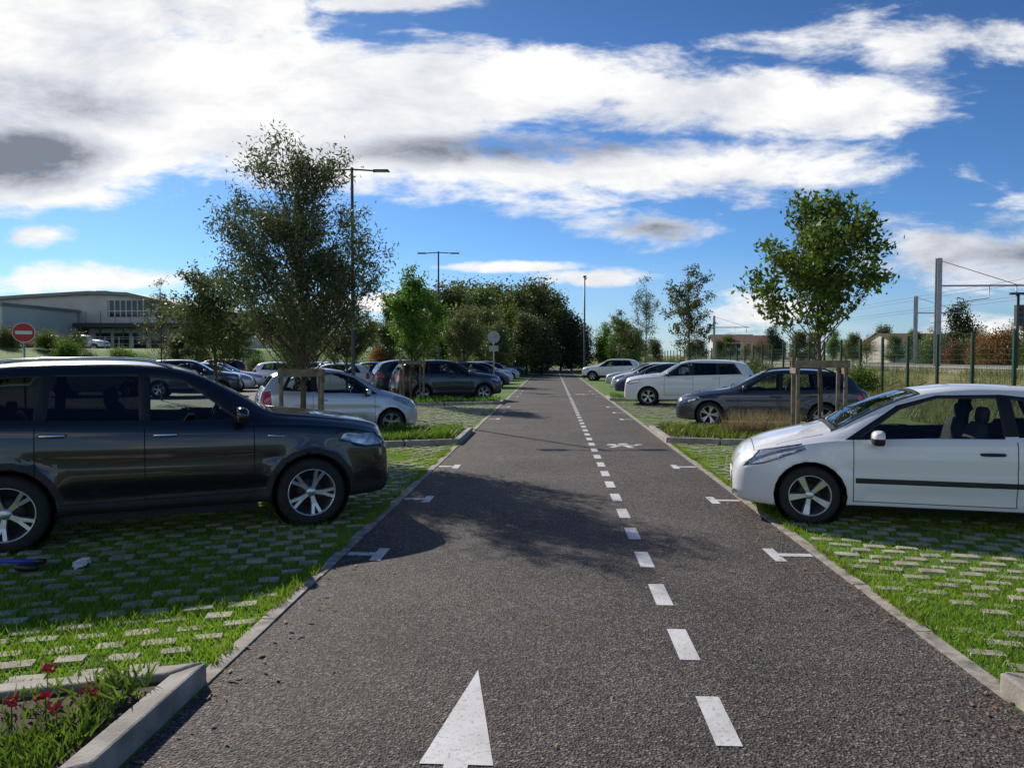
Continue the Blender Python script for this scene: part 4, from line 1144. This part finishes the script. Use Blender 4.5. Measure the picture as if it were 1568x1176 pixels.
mb = MB()
for k in range(10):
    c = Vector((-3.93+rnd.uniform(-.05, .05), 6.0+rnd.uniform(-.03, .03), .05+rnd.uniform(0, .03)))
    a = Vector((rnd.gauss(0, 1), rnd.gauss(0, 1), rnd.gauss(0, .6))).normalized()*.05; b2 = a.orthogonal().normalized()*.04
    mb.poly([c-a, c+b2, c+a, c-b2])
mb.obj('crumpled_paper', [M_SWH])
mb = MB()
mb.tube([(-4.62, 6.02, .06), (-4.30, 6.0, .07)], .018, 8, 0); mb.tube([(-4.30, 6.0, .07), (-4.22, 5.99, .07)], .024, 8, 1); mb.blob((-4.28, 5.86, .06), (.2, .1, .07), 1, p=.8)
mb.obj('folded_umbrella', [simple('blue_fabric', (.02, .06, .5), .6), M_RUBBER])

# ------------------------------------------------------------------ world sky
SUN_EL = math.radians(32); sdx, sdy = -.60, .80
w = bpy.data.worlds.new('World'); sc.world = w; w.use_nodes = True; nt = w.node_tree; nt.nodes.clear()
N = nt.nodes; Lk = nt.links
out = N.new('ShaderNodeOutputWorld')
sky = N.new('ShaderNodeTexSky'); sky.sky_type = 'NISHITA'; sky.sun_disc = False
sky.sun_elevation = SUN_EL; sky.sun_rotation = math.atan2(sdx, sdy); sky.altitude = 200; sky.air_density = 1.0; sky.dust_density = .4; sky.ozone_density = 2.5
tc = N.new('ShaderNodeTexCoord'); sep = N.new('ShaderNodeSeparateXYZ'); Lk.new(tc.outputs['Generated'], sep.inputs[0])
def M(op, a, b=None, c=None, clamp=False):
    n = N.new('ShaderNodeMath'); n.operation = op; n.use_clamp = clamp
    for i, x in enumerate((a, b, c)):
        if x is None: continue
        if isinstance(x, (int, float)): n.inputs[i].default_value = x
        else: Lk.new(x, n.inputs[i])
    return n.outputs[0]
ay = M('MAXIMUM', M('ABSOLUTE', sep.outputs['Y']), .05)
U = M('DIVIDE', sep.outputs['X'], ay); Vv = M('DIVIDE', sep.outputs['Z'], ay)
comb = N.new('ShaderNodeCombineXYZ'); Lk.new(U, comb.inputs[0]); Lk.new(Vv, comb.inputs[1])
def noise(sx, sy, scale, det, rough=.55, off=0, rot=0.0, dist=0.0):
    mp = N.new('ShaderNodeMapping'); mp.inputs['Scale'].default_value = (sx, sy, 1); mp.inputs['Location'].default_value = (off, off*.7, off*.3); mp.inputs['Rotation'].default_value = (0, 0, rot)
    Lk.new(comb.outputs[0], mp.inputs[0])
    n = N.new('ShaderNodeTexNoise'); n.inputs['Scale'].default_value = scale; n.inputs['Detail'].default_value = det; n.inputs['Roughness'].default_value = rough; n.inputs['Distortion'].default_value = dist
    Lk.new(mp.outputs[0], n.inputs['Vector']); return n.outputs['Fac']
T = M('MULTIPLY_ADD', U, .5, .5, clamp=True)
def curve(pts):
    n = N.new('ShaderNodeFloatCurve'); c = n.mapping.curves[0]
    P = [((px-845)/1150*.5+.5, (552-y)/1150+.2) for px, y in pts]
    c.points[0].location = P[0]; c.points[1].location = P[-1]
    for p in P[1:-1]: c.points.new(*p)
    for p in c.points: p.handle_type = 'AUTO'
    n.mapping.update(); n.mapping.extend = 'HORIZONTAL'
    Lk.new(T, n.inputs['Value']); return M('SUBTRACT', n.outputs[0], .2)
def band(top, bot, k=.032):
    t = curve(top); b_ = curve(bot)
    return M('DIVIDE', M('MINIMUM', M('SUBTRACT', t, Vv), M('SUBTRACT', Vv, b_)), k)
A = band([(-300,-300),(300,-250),(440,-60),(500,48),(700,72),(1000,100),(1250,122),(1400,150),(1500,178),(1600,205),(1990,260)],
         [(-300,335),(0,335),(180,305),(300,292),(560,300),(680,240),(780,203),(1000,210),(1300,222),(1420,200),(1500,190),(1600,225),(1990,290)])
B = band([(-300,150),(450,180),(780,212),(1000,232),(1380,252),(1430,272),(1600,330),(1990,330)],
         [(-300,335),(0,335),(180,305),(300,292),(500,300),(900,320),(1150,312),(1350,292),(1430,285),(1600,350),(1990,360)])
C = band([(-300,100),(1050,90),(1110,76),(1190,52),(1400,60),(1568,92),(1800,120),(1990,140)],
         [(-300,130),(1050,105),(1110,90),(1190,110),(1350,130),(1450,112),(1568,106),(1800,150),(1990,150)], .04)
def ell(px, py, rx, ry):
    cx, cy = (px-845)/1150, (552-py)/1150; rx /= 1150; ry /= 1150
    a = M('DIVIDE', M('SUBTRACT', U, cx), rx); b_ = M('DIVIDE', M('SUBTRACT', Vv, cy), ry)
    return M('MULTIPLY', M('SUBTRACT', 1.0, M('SQRT', M('ADD', M('MULTIPLY', a, a), M('MULTIPLY', b_, b_)))), 1.3)
D = ell(1000, 354, 95, 30); E = ell(1540, 400, 200, 62); Fc = ell(1140, 485, 95, 32); G = ell(120, 432, 260, 22); Hh = ell(30, 358, 60, 16); I2 = ell(920, 432, 90, 14); J = ell(790, 414, 110, 7); K = ell(600, 470, 120, 20); Lc = ell(600, 12, 130, 14); O = ell(1490,520,160,40)
m = A
for q in (B, C, D, E, Fc, G, Hh, I2, J, K, Lc, O): m = M('MAXIMUM', m, q)
m = M('MAXIMUM', M('MINIMUM', m, 1.3), -1.5)
n1 = noise(1.0, 2.6, 5.0, 10, .64, 3.1, .10, .3)
n2 = noise(1.0, 3.0, 14.0, 6, .6, 7.7, -.06, .2)
nn = M('ADD', M('MULTIPLY', M('SUBTRACT', n1, .5), 4.4), M('MULTIPLY', M('SUBTRACT', n2, .5), 1.8))
d = M('ADD', m, nn)
dens = N.new('ShaderNodeMapRange'); dens.interpolation_type = 'SMOOTHSTEP'; dens.inputs[1].default_value = -.35; dens.inputs[2].default_value = .85
Lk.new(d, dens.inputs[0])
ve = N.new('ShaderNodeMapRange'); ve.inputs[1].default_value = 0; ve.inputs[2].default_value = .14; ve.inputs[3].default_value = .55; ve.inputs[4].default_value = 0
Lk.new(Vv, ve.inputs[0])
veil = M('MULTIPLY', ve.outputs[0], noise(1, 5, 6, 4, .6, 1.3))
dn = M('MAXIMUM', dens.outputs[0], veil, clamp=True)
n3 = noise(1.0, 2.4, 4.0, 7, .62, 12.0, .05, .3)
grey = M('MAXIMUM', M('MAXIMUM', M('MULTIPLY', ell(20, 245, 190, 66), 1.5), M('MULTIPLY', ell(90, 160, 230, 60), .5)), M('MAXIMUM', M('MULTIPLY', E, 1.2), M('MAXIMUM', M('MULTIPLY', D, 1.2), M('MULTIPLY', ell(760, 240, 380, 34), 1.0))))
grey = M('MAXIMUM', grey, 0.0)
sh = M('ADD', M('ADD', M('MULTIPLY', M('SUBTRACT', n3, .50), 2.2), .08), M('MULTIPLY', grey, M('MULTIPLY', n1, 1.35)), clamp=True)
cr = N.new('ShaderNodeValToRGB'); e = cr.color_ramp.elements
e[0].position = 0; e[0].color = (1.0, 1.0, 1.0, 1); e[1].position = 1; e[1].color = (.22, .25, .31, 1)
k = cr.color_ramp.elements.new(.42); k.color = (.70, .73, .80, 1)
Lk.new(sh, cr.inputs['Fac'])
bg1 = N.new('ShaderNodeBackground')
mrs = N.new('ShaderNodeMapRange'); mrs.inputs[1].default_value = .12; mrs.inputs[2].default_value = .50; mrs.inputs[3].default_value = .092; mrs.inputs[4].default_value = .066
Lk.new(Vv, mrs.inputs[0]); Lk.new(mrs.outputs[0], bg1.inputs['Strength'])
tint = N.new('ShaderNodeMix'); tint.data_type = 'RGBA'; tint.blend_type = 'MULTIPLY'; tint.inputs['Factor'].default_value = 1
tint.inputs['B'].default_value = (.50, .83, 1.25, 1)
Lk.new(sky.outputs[0], tint.inputs['A']); Lk.new(tint.outputs['Result'], bg1.inputs['Color'])
bg2 = N.new('ShaderNodeBackground'); bg2.inputs['Strength'].default_value = 1.0; Lk.new(cr.outputs[0], bg2.inputs['Color'])
mx = N.new('ShaderNodeMixShader'); Lk.new(dn, mx.inputs[0]); Lk.new(bg1.outputs[0], mx.inputs[1]); Lk.new(bg2.outputs[0], mx.inputs[2])
Lk.new(mx.outputs[0], out.inputs[0])

# sun
sl = bpy.data.lights.new('sun', 'SUN'); sl.energy = 5.0; sl.angle = math.radians(.53); sl.color = (1.0, .93, .83)
so = bpy.data.objects.new('sun', sl); COL.objects.link(so)
dirv = Vector((sdx*math.cos(SUN_EL), sdy*math.cos(SUN_EL), math.sin(SUN_EL)))
so.rotation_euler = dirv.to_track_quat('Z', 'Y').to_euler(); so.location = (0, 0, 30)

# camera
cd = bpy.data.cameras.new('camera'); cd.sensor_width = 36; cd.lens = 26.4; cd.clip_end = 3000; cd.clip_start = .05
co = bpy.data.objects.new('camera', cd); COL.objects.link(co)
co.location = (0, 0, 1.77); co.rotation_euler = (math.radians(87.98), 0, math.radians(3.04))
sc.camera = co
